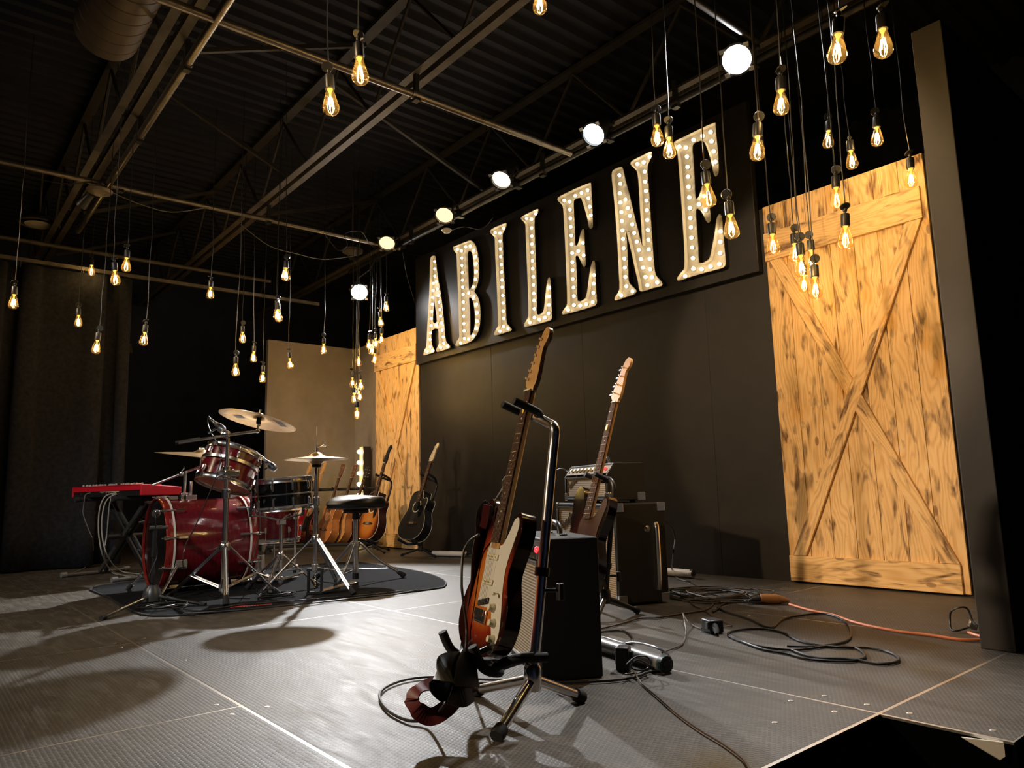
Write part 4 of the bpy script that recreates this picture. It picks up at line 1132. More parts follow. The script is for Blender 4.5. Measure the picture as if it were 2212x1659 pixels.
def acoustic(label, M, outline, m_top, m_side, m_neck, hmat, head='6', k=1.0, guard=True, binding=M_CREAM, group=None, fholes=False, depth=0.10):
    t = thing('acoustic_guitar', label, 'guitar', M=M @ Matrix.Diagonal((k, k, k, 1)), group=group)
    o = sm2(outline, 4)
    hole = [(0.050 * math.cos(2 * math.pi * i / 28), 0.335 + 0.050 * math.sin(2 * math.pi * i / 28)) for i in range(28)]
    b = MB(); b.prism(o, 0.016, 0.020, None, [] if fholes else [hole]); part(t, 'top', b, m_top, True, 40)
    b = MB(); b.prism([(p[0] * 0.994, (p[1] - 0.25) * 0.994 + 0.25) for p in o], 0.020, 0.020 + depth); part(t, 'body', b, m_side, True, 40, bevel=0.004)
    if binding:
        for yy, nm in ((0.018, 'binding'), (0.018 + depth, 'binding')):
            b = MB(); b.tube([(p[0], yy, p[1]) for p in o], 0.0026, 5, closed=True); part(t, nm, b, binding, True)
    if not fholes:
        b = MB(); b.lathe([(0.055, 0.0002), (0.055, 0.0012), (0.064, 0.0012), (0.064, 0.0002)], 32, Matrix.Translation((0, 0.016, 0.335)) @ Matrix.Rotation(R(90), 4, 'X')); part(t, 'rosette', b, M_CREAM, True)
    else:
        for s in (-1, 1):
            b = MB(); b.tube(smooth_path([(s * 0.085, 0.0155, 0.27), (s * 0.100, 0.0155, 0.25), (s * 0.092, 0.0155, 0.20), (s * 0.108, 0.0155, 0.15), (s * 0.120, 0.0155, 0.17)], 4), 0.005, 5); part(t, 'sound_hole', b, M_BLACK, True)
        b = MB(); b.box((0, 0.008, 0.10), (0.03, 0.01, 0.09)); part(t, 'tailpiece', b, M_GOLD, False, bevel=0.002)
        for x, z in ((0.10, 0.11), (0.125, 0.15), (0.10, 0.06), (0.14, 0.10)):
            b = MB(); b.cyl((x, 0.016, z), (x, -0.002, z), 0.011, 12); part(t, 'knob', b, M_GOLD, True)
    if guard:
        b = MB(); b.prism(sm2([(0.045, 0.30), (0.06, 0.345), (0.098, 0.335), (0.112, 0.29), (0.098, 0.235), (0.07, 0.222), (0.055, 0.26)], 4), 0.0135, 0.016); part(t, 'pickguard', b, M_TORT, True)
    b = MB(); b.prism(sm2([(-0.085, 0.165), (-0.05, 0.176), (0.05, 0.176), (0.085, 0.165), (0.085, 0.155), (0.045, 0.150), (-0.045, 0.150), (-0.085, 0.155)], 3), 0.008, 0.016); br = part(t, 'bridge', b, M_ROSE, True, bevel=0.002)
    b = MB(); b.box((0, 0.0065, 0.168), (0.07, 0.004, 0.003)); part(br, 'saddle', b, M_CREAM, False)
    for i in range(6):
        b = MB(); b.cyl((-0.026 + 0.0104 * i, 0.009, 0.158), (-0.026 + 0.0104 * i, 0.005, 0.158), 0.0028, 6); part(br, 'bridge_pin', b, M_CREAM, True)
    neck_parts(t, 0.49, 0.812, 0.022, 0.0265, 0.007, m_neck, M_ROSE, 20, 0.645, 0.375, True, head, 6, hmat)
    strings(t, 6, 0.165, 0.812, 0.004, 0.005, 0.053, 0.035)
    return t
acoustic('satin black cutaway acoustic guitar with pale edge lines before the black wall', lean_frame((-5.99, 3.66, 0.180), 274, 22), DREADC, M_SATBLK, M_GBLK, M_DKNECK, mat('cream_headstock', (0.50, 0.40, 0.26), 0.35), '6', 0.96)
acoustic('sunburst acoustic guitar behind the drum stool', lean_frame((-6.86, 3.68, 0.150), 272, 18), DREADC, M_BURSTAC, M_DKBROWN, M_DKNECK, M_BLACK, '6', 1.0)
# guitars standing in the rack, far to near
RK = [(-7.629, 3.194, 0.113), (-7.593, 3.317, 0.106), (-7.553, 3.525, 0.094), (-7.511, 3.656, 0.088), (-7.449, 3.779, 0.082)]
electric('red electric guitar with white pickguard, leftmost in the rack', lean_frame(RK[0], 272, 17), TELE, M_REDG, M_MINT, GUARD, M_MAPLE, M_MAPLE, M_MAPLE, detail=False, group='guitars in the rack')
electric('burst electric guitar with pale maple headstock, second in the rack', lean_frame(RK[1], 272, 17, 3), STRAT, M_BURST3, M_TORT, GUARD, M_MAPLE, M_MAPLE, M_MAPLE, detail=False, group='guitars in the rack')
acoustic('natural acoustic guitar with amber cedar top, middle of the rack', lean_frame(RK[2], 272, 17, 2), DREAD, M_CEDAR, M_CEDAR, M_DKNECK, M_DKNECK, '33', 0.90, False, M_DKBROWN, 'guitars in the rack')
acoustic('natural spruce acoustic guitar, fourth in the rack', lean_frame(RK[3], 272, 17, 2), DREADC, M_NATURAL, M_CEDAR, M_DKNECK, M_DKNECK, '33', 0.90, False, M_DKBROWN, 'guitars in the rack')
acoustic('dark brown hollow body guitar with cream binding, rightmost in the rack', lean_frame(RK[4], 272, 17, 2), DREADC, M_DKBROWN, M_DKBROWN, M_DKNECK, M_BLACK, '33', 0.88, False, M_CREAM, 'guitars in the rack', True, 0.06)

# rack
A_, B_ = Vector((-7.769, 3.034, 0.080)), Vector((-7.185, 4.053, 0.059))
A_.z = B_.z = 0.0
u_ = (B_ - A_).normalized()
p_ = Vector((-u_.y, u_.x, 0))
if p_.x > 0: p_ = -p_
t = thing('guitar_rack', 'black tubular guitar rack behind the drum stool', 'guitar rack', A_)
L_ = (B_ - A_).length
def loc3(a, q, z): return u_ * a + p_ * q + Vector((0, 0, z))
b = MB(); b.cyl(loc3(0, -0.02, 0.07), loc3(L_, -0.02, 0.07), 0.016, 10); part(t, 'lower_bar', b, M_FOAM, True)
b = MB(); b.cyl(loc3(0, 0.10, 0.10), loc3(L_, 0.10, 0.10), 0.013, 10); part(t, 'rear_bar', b, M_FOAM, True)
b = MB(); b.cyl(loc3(0, 0.20, 0.66), loc3(L_, 0.20, 0.66), 0.017, 10); part(t, 'upper_bar', b, M_FOAM, True)
for a in (0.01, L_ - 0.01):
    b = MB(); b.tube([loc3(a, 0.20, 0.66), loc3(a, 0.12, 0.1), loc3(a, 0.10, 0.012)], 0.013, 8); b.tube([loc3(a, -0.12, 0.012), loc3(a, -0.02, 0.06), loc3(a, 0.10, 0.06), loc3(a, 0.25, 0.012)], 0.013, 8)
    part(t, 'side_frame', b, M_BMETAL, True)
for i in range(6):
    a = L_ * (i + 0.8) / 6.6
    b = MB(); b.cyl(loc3(a, 0.20, 0.67), loc3(a - 0.01, 0.10, 0.685), 0.008, 6); part(t, 'neck_peg', b, M_FOAM, True)

# ---------------------------------------------------------------- guitar stands
def tripod_stand(name, label, hub, feet, pole_pts, yoke, m, m_foot, r=0.0125, cradle=None, collar=None, group='single guitar stands'):
    h = Vector(hub)
    base = Vector((h.x, h.y, 0))
    t = thing(name, label, 'guitar stand', base, 0, group)
    o = lambda p: Vector(p) - base
    b = MB(); b.lathe([(0, -0.03), (0.021, -0.028), (0.024, -0.01), (0.024, 0.03), (0.018, 0.04), (0, 0.04)], 16, Matrix.Translation(o(h))); part(t, 'hub', b, m, True)
    for f in feet:
        f = Vector(f)
        d = (f - h)
        b = MB(); b.tube([o(h + d * 0.06), o(h + d * 0.9)], [r, r * 0.92], 12); lg = part(t, 'leg', b, m, True)
        b = MB(); b.tube([o(h + d * 0.86), o(h + d * 0.94), o(h + d * 1.0)], [r * 1.25, r * 1.35, r * 1.2], 12); part(lg, 'rubber_foot', b, m_foot, True)
    b = MB(); b.tube([o(p) for p in smooth_path(pole_pts, 6)], r, 14); part(t, 'pole', b, m, True)
    if collar:
        c = Vector(collar)
        ax = (Vector(pole_pts[1]) - Vector(pole_pts[0])).normalized()
        b = MB(); b.cyl(o(c - ax * 0.012), o(c + ax * 0.012), r * 1.45, 14); part(t, 'collar', b, M_BLACK, True)
        b = MB(); b.cyl(o(c + rt * 0.012 - ax * 0.05), o(c + rt * 0.05 - ax * 0.05), 0.006, 8); b.box(o(c + rt * 0.055 - ax * 0.055), (0.016, 0.016, 0.045)); part(t, 'clamp_knob', b, M_BLACK, True, bevel=0.004)
    for arm in yoke:
        b = MB(); b.tube([o(p) for p in smooth_path(arm, 5)], 0.012, 10); part(t, 'yoke_arm', b, M_FOAM, True)
    for arm in (cradle or []):
        b = MB(); b.tube([o(p) for p in smooth_path(arm, 5)], 0.013, 10); part(t, 'cradle_arm', b, M_FOAM, True)
    return t
def gpt(M, x, y, z):
    return tuple(M @ Vector((x, y, z)))
# chrome stand under the sunburst guitar
hub = Vector((-1.545, 1.335, 0.100))
bk = Vector((0.358, 0.934, 0))
p1 = hub + Vector((0.003, 0.032, 0.20)); p2 = hub + Vector((0.006, 0.082, 0.52)); p3 = hub + Vector((0.008, 0.100, 0.63))
yk = Vector(gpt(strat_M, 0.0, 0.050, 0.695))
p4 = p3 * 0.45 + yk * 0.55 + Vector((0.004, 0.008, 0.018))
tripod_stand('guitar_stand', 'chrome tripod guitar stand under the sunburst guitar', hub, [(-1.471, 1.150, 0.012), (-1.565, 1.538, 0.012), (-1.843, 1.358, 0.012)],
             [hub, p1, p2, p3, p3 + Vector((0.0, 0.004, 0.045)), p4, yk],
             [[yk, gpt(strat_M, -0.03, 0.045, 0.698), gpt(strat_M, -0.042, 0.02, 0.702), gpt(strat_M, -0.040, -0.05, 0.71)], [yk, gpt(strat_M, 0.03, 0.045, 0.698), gpt(strat_M, 0.042, 0.02, 0.702), gpt(strat_M, 0.042, -0.05, 0.71)]],
             M_CHROME, M_RUBBER, 0.0145,
             [[hub + Vector((0, 0, 0.06)), gpt(strat_M, 0.03, 0.085, -0.02), gpt(strat_M, 0.09, 0.06, -0.025), gpt(strat_M, 0.115, 0.0, -0.018), gpt(strat_M, 0.118, -0.045, 0.03)],
              [hub + Vector((0, 0, 0.06)), gpt(strat_M, -0.03, 0.085, -0.02), gpt(strat_M, -0.09, 0.06, -0.025), gpt(strat_M, -0.115, 0.0, -0.018), gpt(strat_M, -0.118, -0.045, 0.03)],
              [gpt(strat_M, 0.10, 0.03, -0.02), gpt(strat_M, 0.135, 0.075, 0.02), gpt(strat_M, 0.150, 0.16, 0.04)]], collar=hub + (p2 - hub) * 0.53)
# black stand under the bass
hub = Vector((-2.460, 2.595, 0.090))
yk = Vector(gpt(bass_M, 0.0, 0.055, 0.545))
p3 = Vector((-2.357, 2.573, 0.585)); p2 = hub * 0.4 + p3 * 0.6
tripod_stand('guitar_stand', 'black tripod guitar stand under the dark bass guitar', hub, [(-2.406, 2.763, 0.012), (-2.402, 2.466, 0.012), (-2.831, 2.781, 0.012)],
             [hub, p2, p3, p3 * 0.6 + yk * 0.4 + Vector((0, 0, 0.035)), yk],
             [[yk, gpt(bass_M, -0.035, 0.05, 0.548), gpt(bass_M, -0.045, -0.03, 0.555)], [yk, gpt(bass_M, 0.035, 0.05, 0.548), gpt(bass_M, 0.045, -0.03, 0.555)]],
             M_BMETAL, M_RUBBER, 0.012, [[hub + Vector((0, 0, 0.08)), gpt(bass_M, 0.10, 0.06, -0.02), gpt(bass_M, 0.12, -0.03, 0.0)], [hub + Vector((0, 0, 0.08)), gpt(bass_M, -0.10, 0.06, -0.02), gpt(bass_M, -0.12, -0.03, 0.0)]], collar=hub + (p2 - hub) * 0.5)
def small_stand(label, Mg, hub, feet, zk):
    hub = Vector(hub)
    yk = Vector(gpt(Mg, 0, 0.14, zk))
    mid = Vector(gpt(Mg, 0, 0.17, zk * 0.5))
    tripod_stand('guitar_stand', label, hub, feet, [hub, mid, Vector(gpt(Mg, 0, 0.17, zk - 0.05)), yk],
                 [[yk, gpt(Mg, -0.05, 0.08, zk + 0.01), gpt(Mg, -0.055, -0.02, zk + 0.02)], [yk, gpt(Mg, 0.05, 0.08, zk + 0.01), gpt(Mg, 0.055, -0.02, zk + 0.02)]], M_BMETAL, M_RUBBER, 0.010,
                 [[hub + Vector((0, 0, 0.05)), gpt(Mg, 0.09, 0.11, -0.02), gpt(Mg, 0.10, -0.01, -0.012)], [hub + Vector((0, 0, 0.05)), gpt(Mg, -0.09, 0.11, -0.02), gpt(Mg, -0.10, -0.01, -0.012)]])
hb = Vector((-5.98, 3.82, 0.08))
small_stand('black tripod stand under the satin black acoustic guitar', lean_frame((-5.99, 3.66, 0.180), 274, 22), hb, [(-6.20, 3.74, 0.012), (-5.76, 3.84, 0.012), (-6.0, 4.05, 0.012)], 0.62)
hb = Vector((-6.86, 3.82, 0.07))
small_stand('black tripod stand under the sunburst acoustic guitar', lean_frame((-6.86, 3.68, 0.150), 272, 18), hb, [(-6.62, 3.80, 0.012), (-7.02, 3.66, 0.012), (-6.9, 4.02, 0.012)], 0.66)

# ---------------------------------------------------------------- amplifiers
def box_frame(x, y, yaw_deg):
    f = Vector((math.cos(R(yaw_deg)), math.sin(R(yaw_deg)), 0))
    m = Matrix((Vector((-f.y, f.x, 0)), -f, Vector((0, 0, 1)))).transposed().to_4x4()
    m.translation = (x, y, 0)
    return m
def corner(t, x, y, z, sx, sz):
    b = MB()
    b.box((x - sx * 0.018, y + 0.001, z - sz * 0.02), (0.042, 0.004, 0.045)); b.box((x + sx * 0.001, y + 0.022, z - sz * 0.02), (0.004, 0.046, 0.045)); b.box((x - sx * 0.018, y + 0.022, z + sz * 0.001), (0.042, 0.046, 0.004))
    part(t, 'corner_cap', b, M_NICKEL, False, bevel=0.003)
def logo(t, x, y, z, size):
    me = text_mesh('Fender', size, 0.0015, M_NICKEL, 0.35)
    part(t, 'logo', me, None, M=Matrix.Translation((x, y, z)) @ Matrix.Rotation(R(90), 4, 'X') @ Matrix.Rotation(R(22), 4, 'Z'))
def combo(label, M, w, d, h, z0, m_case, m_grille, panel_h, panel_front=True, knobs=7, lg=None, corners=False, handle_top=True, name='guitar_amplifier'):
    """local x right, y back, front at y = -d/2; slanted control panel above the grille"""
    t = thing(name, label, 'amplifier', M=M @ Matrix.Translation((0, 0, z0)))
    wall = 0.018
    fr = -d / 2
    sl = (0.045 if name == 'amplifier_head' else 0.022) if panel_h else 0.0
    prof = [(fr, 0.0), (d / 2, 0.0), (d / 2, h), (fr + sl, h), (fr, h - panel_h - 0.012)] if panel_h else [(fr, 0), (d / 2, 0), (d / 2, h), (fr, h)]
    RZ = Matrix.Rotation(R(90), 4, 'Z')
    # case: side cheeks, top, bottom, back
    for s in (-1, 1):
        b = MB(); b.add([(s * (w / 2 - wall), p[0], p[1]) for p in prof] + [(s * w / 2, p[0], p[1]) for p in prof],
                        [tuple(range(len(prof)))[::s], tuple(range(len(prof), 2 * len(prof)))[::-s]] + [((i, (i + 1) % len(prof), len(prof) + (i + 1) % len(prof), len(prof) + i) if s < 0 else (i, len(prof) + i, len(prof) + (i + 1) % len(prof), (i + 1) % len(prof))) for i in range(len(prof))])
        part(t, 'side_panel', b, m_case, False, bevel=0.006, seg=3)
    b = MB(); b.box((0, (fr + sl + d / 2) / 2, h - wall / 2), (w - 0.004, d / 2 - fr - sl, wall)); part(t, 'top_panel', b, m_case, False, bevel=0.006, seg=3)
    b = MB(); b.box((0, 0, wall / 2), (w - 0.004, d, wall)); part(t, 'bottom_panel', b, m_case, False, bevel=0.006, seg=3)
    b = MB(); b.box((0, d / 2 - 0.008, h / 2), (w - 0.03, 0.012, h - 0.02)); part(t, 'back_panel', b, m_case, False)
    gz1 = h - panel_h - 0.012 if panel_h else h - wall
    b = MB(); b.box((0, fr + 0.012, (wall + gz1) / 2), (w - 2 * wall + 0.004, 0.012, gz1 - wall - 0.004)); part(t, 'grille_cloth', b, m_grille, False)
    b = MB()
    for zz in (wall + 0.004, gz1 - 0.004):
        b.box((0, fr + 0.004, zz), (w - 2 * wall, 0.010, 0.008))
    for s in (-1, 1):
        b.box((s * (w / 2 - wall - 0.004), fr + 0.004, (wall + gz1) / 2), (0.008, 0.010, gz1 - wall))
    part(t, 'grille_trim', b, M_GREYTOLEX if name != 'guitar_amplifier' else M_ALU, False)
    if panel_h:
        ang = math.atan2(sl, panel_h)
        Mp = Matrix.Translation((0, fr + sl / 2 + 0.004, h - panel_h / 2 - 0.008)) @ Matrix.Rotation(-ang, 4, 'X')
        b = MB(); b.box((0, 0, 0), (w - 2 * wall, 0.006, panel_h * 0.98), Mp); cp = part(t, 'control_panel', b, M_FACE if name == 'amplifier_head' else M_BLACK, False)
        for i in range(knobs):
            xx = -w * 0.36 + (w * 0.62) * i / max(1, knobs - 1)
            b = MB(); b.lathe([(0.013, 0), (0.013, 0.003), (0.009, 0.005), (0.008, 0.016), (0, 0.017)], 14, Mp @ Matrix.Translation((xx, -0.003, 0)) @ Matrix.Rotation(R(90), 4, 'X')); part(cp, 'knob', b, M_BLACK if name != 'amplifier_head' else M_CREAM, True)
        b = MB(); b.lathe([(0.011, 0), (0.011, 0.006), (0.006, 0.011), (0, 0.012)], 12, Mp @ Matrix.Translation((w * 0.40, -0.003, 0)) @ Matrix.Rotation(R(90), 4, 'X')); part(cp, 'jewel_lamp', b, M_REDL, True)
    if handle_top:
        b = MB(); b.tube(smooth_path([(-0.075, 0.02, h + 0.002), (-0.062, 0.02, h + 0.028), (-0.03, 0.02, h + 0.040), (0.03, 0.02, h + 0.040), (0.062, 0.02, h + 0.028), (0.075, 0.02, h + 0.002)], 5), 0.010, 10, Matrix.Diagonal((1, 1.0, 1, 1))); hd = part(t, 'handle', b, M_BLACK, True)
        for s in (-1, 1):
            b = MB(); b.box((s * 0.09, 0.02, h + 0.003), (0.05, 0.028, 0.006)); part(hd, 'handle_end', b, M_NICKEL, False, bevel=0.002)
    if corners:
        for s in (-1, 1):
            for z, sz in ((h, 1), (0.0, -1)):
                corner(t, s * w / 2, fr, z, s, sz)
                b = MB(); b.box((s * (w / 2 + 0.001), d / 2 - 0.022, z - sz * 0.02), (0.004, 0.046, 0.045)); b.box((s * (w / 2 - 0.02), d / 2 - 0.022, z + sz * 0.001), (0.042, 0.046, 0.004)); part(t, 'corner_cap', b, M_NICKEL, False, bevel=0.003)
    if lg:
        logo(t, lg[0], fr + 0.004, lg[1], lg[2])
    return t
a1 = combo('small black combo amplifier with silver grille behind the chrome stand', box_frame(-1.955, 1.785, 243), 0.46, 0.205, 0.44, 0.002, M_TOLEX, M_GRILLE, 0.062)
MC = box_frame(-2.918, 3.115, 250)
cb = combo('large black speaker cabinet with wheat grille near the back wall', MC, 0.78, 0.29, 0.503, 0.012, M_GREYTOLEX, M_GRILLE2, 0.0, knobs=0, lg=(-0.345, 0.33, 0.085), corners=True, handle_top=False, name='speaker_cabinet')
for xx in (-0.3, 0.3):
    for yy in (-0.1, 0.1):
        b = MB(); b.cyl((xx, yy, -0.012), (xx, yy, 0.002), 0.018, 12); part(cb, 'rubber_foot', b, M_RUBBER, True)
b = MB(); b.tube(smooth_path([(0.394, 0.085, 0.40), (0.404, 0.085, 0.37), (0.406, 0.085, 0.25), (0.402, 0.085, 0.10), (0.394, 0.085, 0.06)], 5), 0.011, 8, Matrix.Diagonal((1, 1, 1, 1))); part(cb, 'tilt_leg', b, M_CHROME, True, label='long chrome tilt-back leg on the side')
b = MB(); b.lathe([(0, 0.007), (0.010, 0.006), (0.018, 0)], 14, frame((0.39, 0.035, 0.37), (1, 0, 0))); part(cb, 'tilt_leg_bolt', b, M_NICKEL, True)
hd = combo('dusty black amplifier head sitting on the large cabinet', box_frame(-2.985, 3.160, 248), 0.62, 0.224, 0.205, 0.530, M_GREYTOLEX, M_GRILLE2, 0.055, knobs=8, lg=(-0.27, 0.055, 0.06), corners=False, name='amplifier_head')
for s in (-1, 1):
    corner(hd, s * 0.31, -0.112, 0.0, s, -1)
    b = MB(); b.box((s * 0.311, 0.09, 0.02), (0.004, 0.046, 0.045)); part(hd, 'corner_cap', b, M_NICKEL, False, bevel=0.003)
for xx in (-0.24, 0.24):
    for yy in (-0.07, 0.07):
        b = MB(); b.cyl((xx, yy, -0.0145), (xx, yy, 0.002), 0.016, 12); part(hd, 'rubber_foot', b, M_RUBBER, True)

# ================================================================ drum kit
def lug_mesh(name='lug', L=0.05, r=0.008):
    b = MB(); b.lathe([(0, 0), (r * 0.8, 0.002), (r, L * 0.3), (r * 0.75, L * 0.5), (r, L * 0.7), (r * 0.8, L - 0.002), (0, L)], 8, Matrix.Translation((0, 0, -L / 2))); b.cyl((0, -r * 1.2, -L * 0.3), (0, -r * 1.2, L * 0.3), r * 0.8, 6)
    return b.mesh(name, M_CHROME, True)
def drum(name, label, M, r, h, m_shell, m_top, m_bot, n, cat='drum', m_hoop=None, seams=True, lug_h=0.045, rods=True):
    """axis along local z, centre at origin"""
    t = thing(name, label, cat, M=M)
    b = MB(); b.lathe([(r, -h / 2 + 0.012), (r, h / 2 - 0.012)], 48); b.lathe([(r - 0.006, h / 2 - 0.012), (r - 0.006, -h / 2 + 0.012)], 48); part(t, 'shell', b, m_shell, True)
    for s, mh in ((1, m_top), (-1, m_bot)):
        b = MB(); b.lathe([(0, s * (h / 2 - 0.003)), (r - 0.004, s * (h / 2 - 0.003)), (r + 0.003, s * (h / 2 - 0.012))], 40); part(t, 'drum_head', b, mh, True)
        b = MB(); b.lathe([(r + 0.004, s * (h / 2 - 0.026)), (r + 0.013, s * (h / 2 - 0.026)), (r + 0.010, s * (h / 2 - 0.020)), (r + 0.0075, s * (h / 2 + 0.004)), (r + 0.011, s * (h / 2 + 0.008)), (r + 0.004, s * (h / 2 + 0.009)), (r + 0.003, s * (h / 2 - 0.02))], 48)
        part(t, 'hoop', b, m_hoop or M_CHROME, True, 50)
    lm = lug_mesh('lug', lug_h)
    rb = MB(); rb.cyl((0, 0, -0.05), (0, 0, 0.05), 0.003, 6); rb.cyl((0, 0, 0.045), (0, 0, 0.058), 0.0055, 6)
    for i in range(n):
        q = 2 * math.pi * (i + 0.35) / n
        Rq = Matrix.Rotation(q, 4, 'Z')
        zz = (0,) if h < 0.14 else (h * 0.26, -h * 0.26)
        for z in zz:
            l = part(t, 'lug', lm, None, M=Rq @ Matrix.Translation((0, -0.0, 0)) @ Matrix.Translation((r + 0.012, 0, z)) @ Matrix.Rotation(R(90), 4, 'Z'))
        for s in (1, -1):
            z0, z1 = s * (h * 0.26 if h >= 0.14 else 0.01), s * (h / 2 - 0.018)
            b = MB(); b.cyl((r + 0.014, 0, z0), (r + 0.014, 0, z1), 0.003, 6); b.cyl((r + 0.014, 0, z1 - s * 0.002), (r + 0.014, 0, z1 + s * 0.012), 0.0055, 6)
            part(t, 'tension_rod', b, M_CHROME, True, M=Rq)
    return t
def cymbal_mesh(name, r, bell=0.055, bow=0.03):
    b = MB()
    b.lathe([(0.006, bow + 0.028), (bell * 0.4, bow + 0.024), (bell * 0.8, bow + 0.010), (bell, bow + 0.002), (r * 0.45, bow * 0.75), (r * 0.75, bow * 0.4), (r, 0), (r, -0.0016), (r * 0.75, bow * 0.4 - 0.002), (r * 0.45, bow * 0.75 - 0.002), (bell, bow), (bell * 0.8, bow + 0.008), (bell * 0.4, bow + 0.022), (0.006, bow + 0.026)], 56)
    return b.mesh(name, M_BRONZE, True, 60)
def brace_leg(t, a, mid_c, f, w=0.012, strut=True):
    """double-braced leg: strap from the collar a to the foot f, brace from the lower collar"""
    a, c, f = Vector(a), Vector(mid_c), Vector(f)
    d = f - a
    sd = d.cross(Vector((0, 0, 1))).normalized() * 0.008
    b = MB()
    for s in (-1, 1):
        b.tube([a + sd * s, a + d * 0.97 + sd * s], 0.0068, 6)
    lg = part(t, 'leg', b, M_CHROME, True)
    if strut:
        k = a + d * 0.55
        b = MB()
        for s in (-1, 1):
            b.tube([c + sd * s * 1.6, k + sd * s * 1.6], 0.0052, 6)
        part(lg, 'brace', b, M_CHROME, True)
    e = d.normalized()
    b = MB(); b.tube([f - e * 0.055, f - e * 0.03, f + Vector((0, 0, -0.0))], [0.011, 0.017, 0.019], 10); part(lg, 'rubber_foot', b, M_RUBBER, True)
def tripod_base(t, o, top_z, low_z, feet, tube_r=0.012, strut=True, tube_top=None):
    """o: xy of the column; returns nothing, adds tube, collars and legs in t's local frame (t at o, z=0)"""
    b = MB(); b.cyl((0, 0, low_z - 0.03), (0, 0, tube_top or top_z), tube_r, 14); part(t, 'column', b, M_CHROME, True)
    b = MB(); b.lathe([(tube_r, -0.025), (tube_r * 1.9, -0.02), (tube_r * 2.0, 0.01), (tube_r * 1.5, 0.025), (tube_r, 0.03)], 14, Matrix.Translation((0, 0, top_z))); part(t, 'upper_collar', b, M_CHROME, True)
    b = MB(); b.lathe([(tube_r, -0.02), (tube_r * 1.7, -0.018), (tube_r * 1.7, 0.018), (tube_r, 0.02)], 14, Matrix.Translation((0, 0, low_z))); part(t, 'lower_collar', b, M_CHROME, True)
    for f in feet:
        f = Vector((f[0] - o[0], f[1] - o[1], 0.012))
        e = Vector((f.x, f.y, 0)).normalized()
        brace_leg(t, e * tube_r * 1.6 + Vector((0, 0, top_z)), e * tube_r * 1.5 + Vector((0, 0, low_z)), f, strut=strut)
def clamp_ball(t, name, p, r=0.016, wing=True):
    b = MB(); b.lathe([(0, -r), (r * 0.8, -r * 0.6), (r, 0), (r * 0.8, r * 0.6), (0, r)], 12, Matrix.Translation(p))
    if wing:
        b.tube(smooth_path([Vector(p) + Vector((0.0, 0, r)), Vector(p) + Vector((0.012, 0.01, r + 0.02)), Vector(p) + Vector((0.0, 0.014, r + 0.03))], 3), 0.004, 6)
    part(t, name, b, M_CHROME, True)

# carpet under the kit
mz = 0.006
pl = [(-4.20, 1.06), (-4.06, 1.35), (-3.99, 1.85), (-3.93, 2.30), (-3.93, 2.62), (-3.98, 2.72), (-4.25, 2.90), (-4.8, 3.08), (-5.6, 3.15), (-6.1, 3.05), (-6.15, 1.9), (-6.0, 1.12), (-5.2, 1.05), (-4.6, 1.02)]
b = MB()
pp = [(a, c) for a, c in sm2(pl, 3)]
b.prism(pp, 0, -mz)
b2 = MB()
for q in b.v: q.y, q.z = q.z, -q.y
b.f = [f[::-1] for f in b.f]
tm = thing('drum_carpet', 'charcoal carpet spread under the drum kit', 'carpet')
part(tm, 'pile', b, M_MAT, False)
bb = MB(); bb.tube([(a, c, 0.005) for a, c in pp], 0.0055, 6, closed=True); part(tm, 'bound_edge', bb, M_RUBBER, True)
b = MB(); b.add([(-4.155, 1.43, 0.0066), (-4.095, 1.64, 0.0066), (-4.118, 1.645, 0.0066), (-4.155, 1.53, 0.0066), (-4.185, 1.52, 0.0066), (-4.178, 1.44, 0.0066)], [(0, 1, 2, 3, 4, 5)]); part(tm, 'red_label', b, mat('red_woven_label', (0.55, 0.03, 0.03), 0.7), False, label='small red woven label')
b = MB()
for i in range(7):
    b.box((-4.137 + 0.0038 * i, 1.50 + 0.0135 * i, 0.0070), (0.010, 0.004, 0.0006), None, (0, 0, R(-15)))
part(tm, 'label_print', b, M_CREAM, False, kind='stuff')

# bass drum, front head towards the house
BDF = Vector((-5.225, 1.299, 0.313))
bdM = Matrix.Translation(BDF + Vector((0, 0.285, 0))) @ Matrix.Rotation(R(90), 4, 'X')          # local z = -Y (front)
t = thing('bass_drum', 'cherry lacquered bass drum lying on its side at the front of the kit', 'drum', M=bdM)
r, hl = 0.285, 0.285
b = MB(); b.lathe([(r, -hl + 0.02), (r, hl - 0.02)], 64); part(t, 'shell', b, M_DRUM, True)
for s, mh in ((1, M_HEADB), (-1, M_HEAD)):
    b = MB(); b.lathe([(0, s * (hl - 0.012)), (r, s * (hl - 0.012)), (r + 0.004, s * (hl - 0.022))], 56); part(t, 'drum_head', b, mh, True)
    b = MB(); b.lathe([(r + 0.002, s * (hl - 0.045)), (r + 0.013, s * (hl - 0.045)), (r + 0.015, s * (hl - 0.043)), (r + 0.015, s * (hl + 0.002)), (r + 0.013, s * (hl + 0.004)), (r + 0.004, s * (hl + 0.004)), (r + 0.002, s * (hl - 0.01))], 64); hp = part(t, 'hoop', b, M_DRUMHOOP, True, 50)
    b = MB(); b.lathe([(r + 0.0145, s * (hl - 0.052)), (r + 0.017, s * (hl - 0.051)), (r + 0.017, s * (hl - 0.040)), (r + 0.0145, s * (hl - 0.039))], 64); part(hp, 'inlay_strip', b, M_WHITE, True)
cl = MB(); cl.box((0.022, 0, 0.012), (0.012, 0.020, 0.03)); cl.tube([(0.024, 0, 0.02), (0.030, 0, -0.03), (0.028, 0, -0.065)], [0.008, 0.006, 0.004], 8); cl.cyl((0.026, 0, 0.025), (0.026, 0, 0.045), 0.005, 8); cl.box((0.022, 0, -0.085), (0.022, 0.014, 0.055)); cl.cyl((0.027, 0, -0.06), (0.027, 0, -0.11), 0.006, 6)
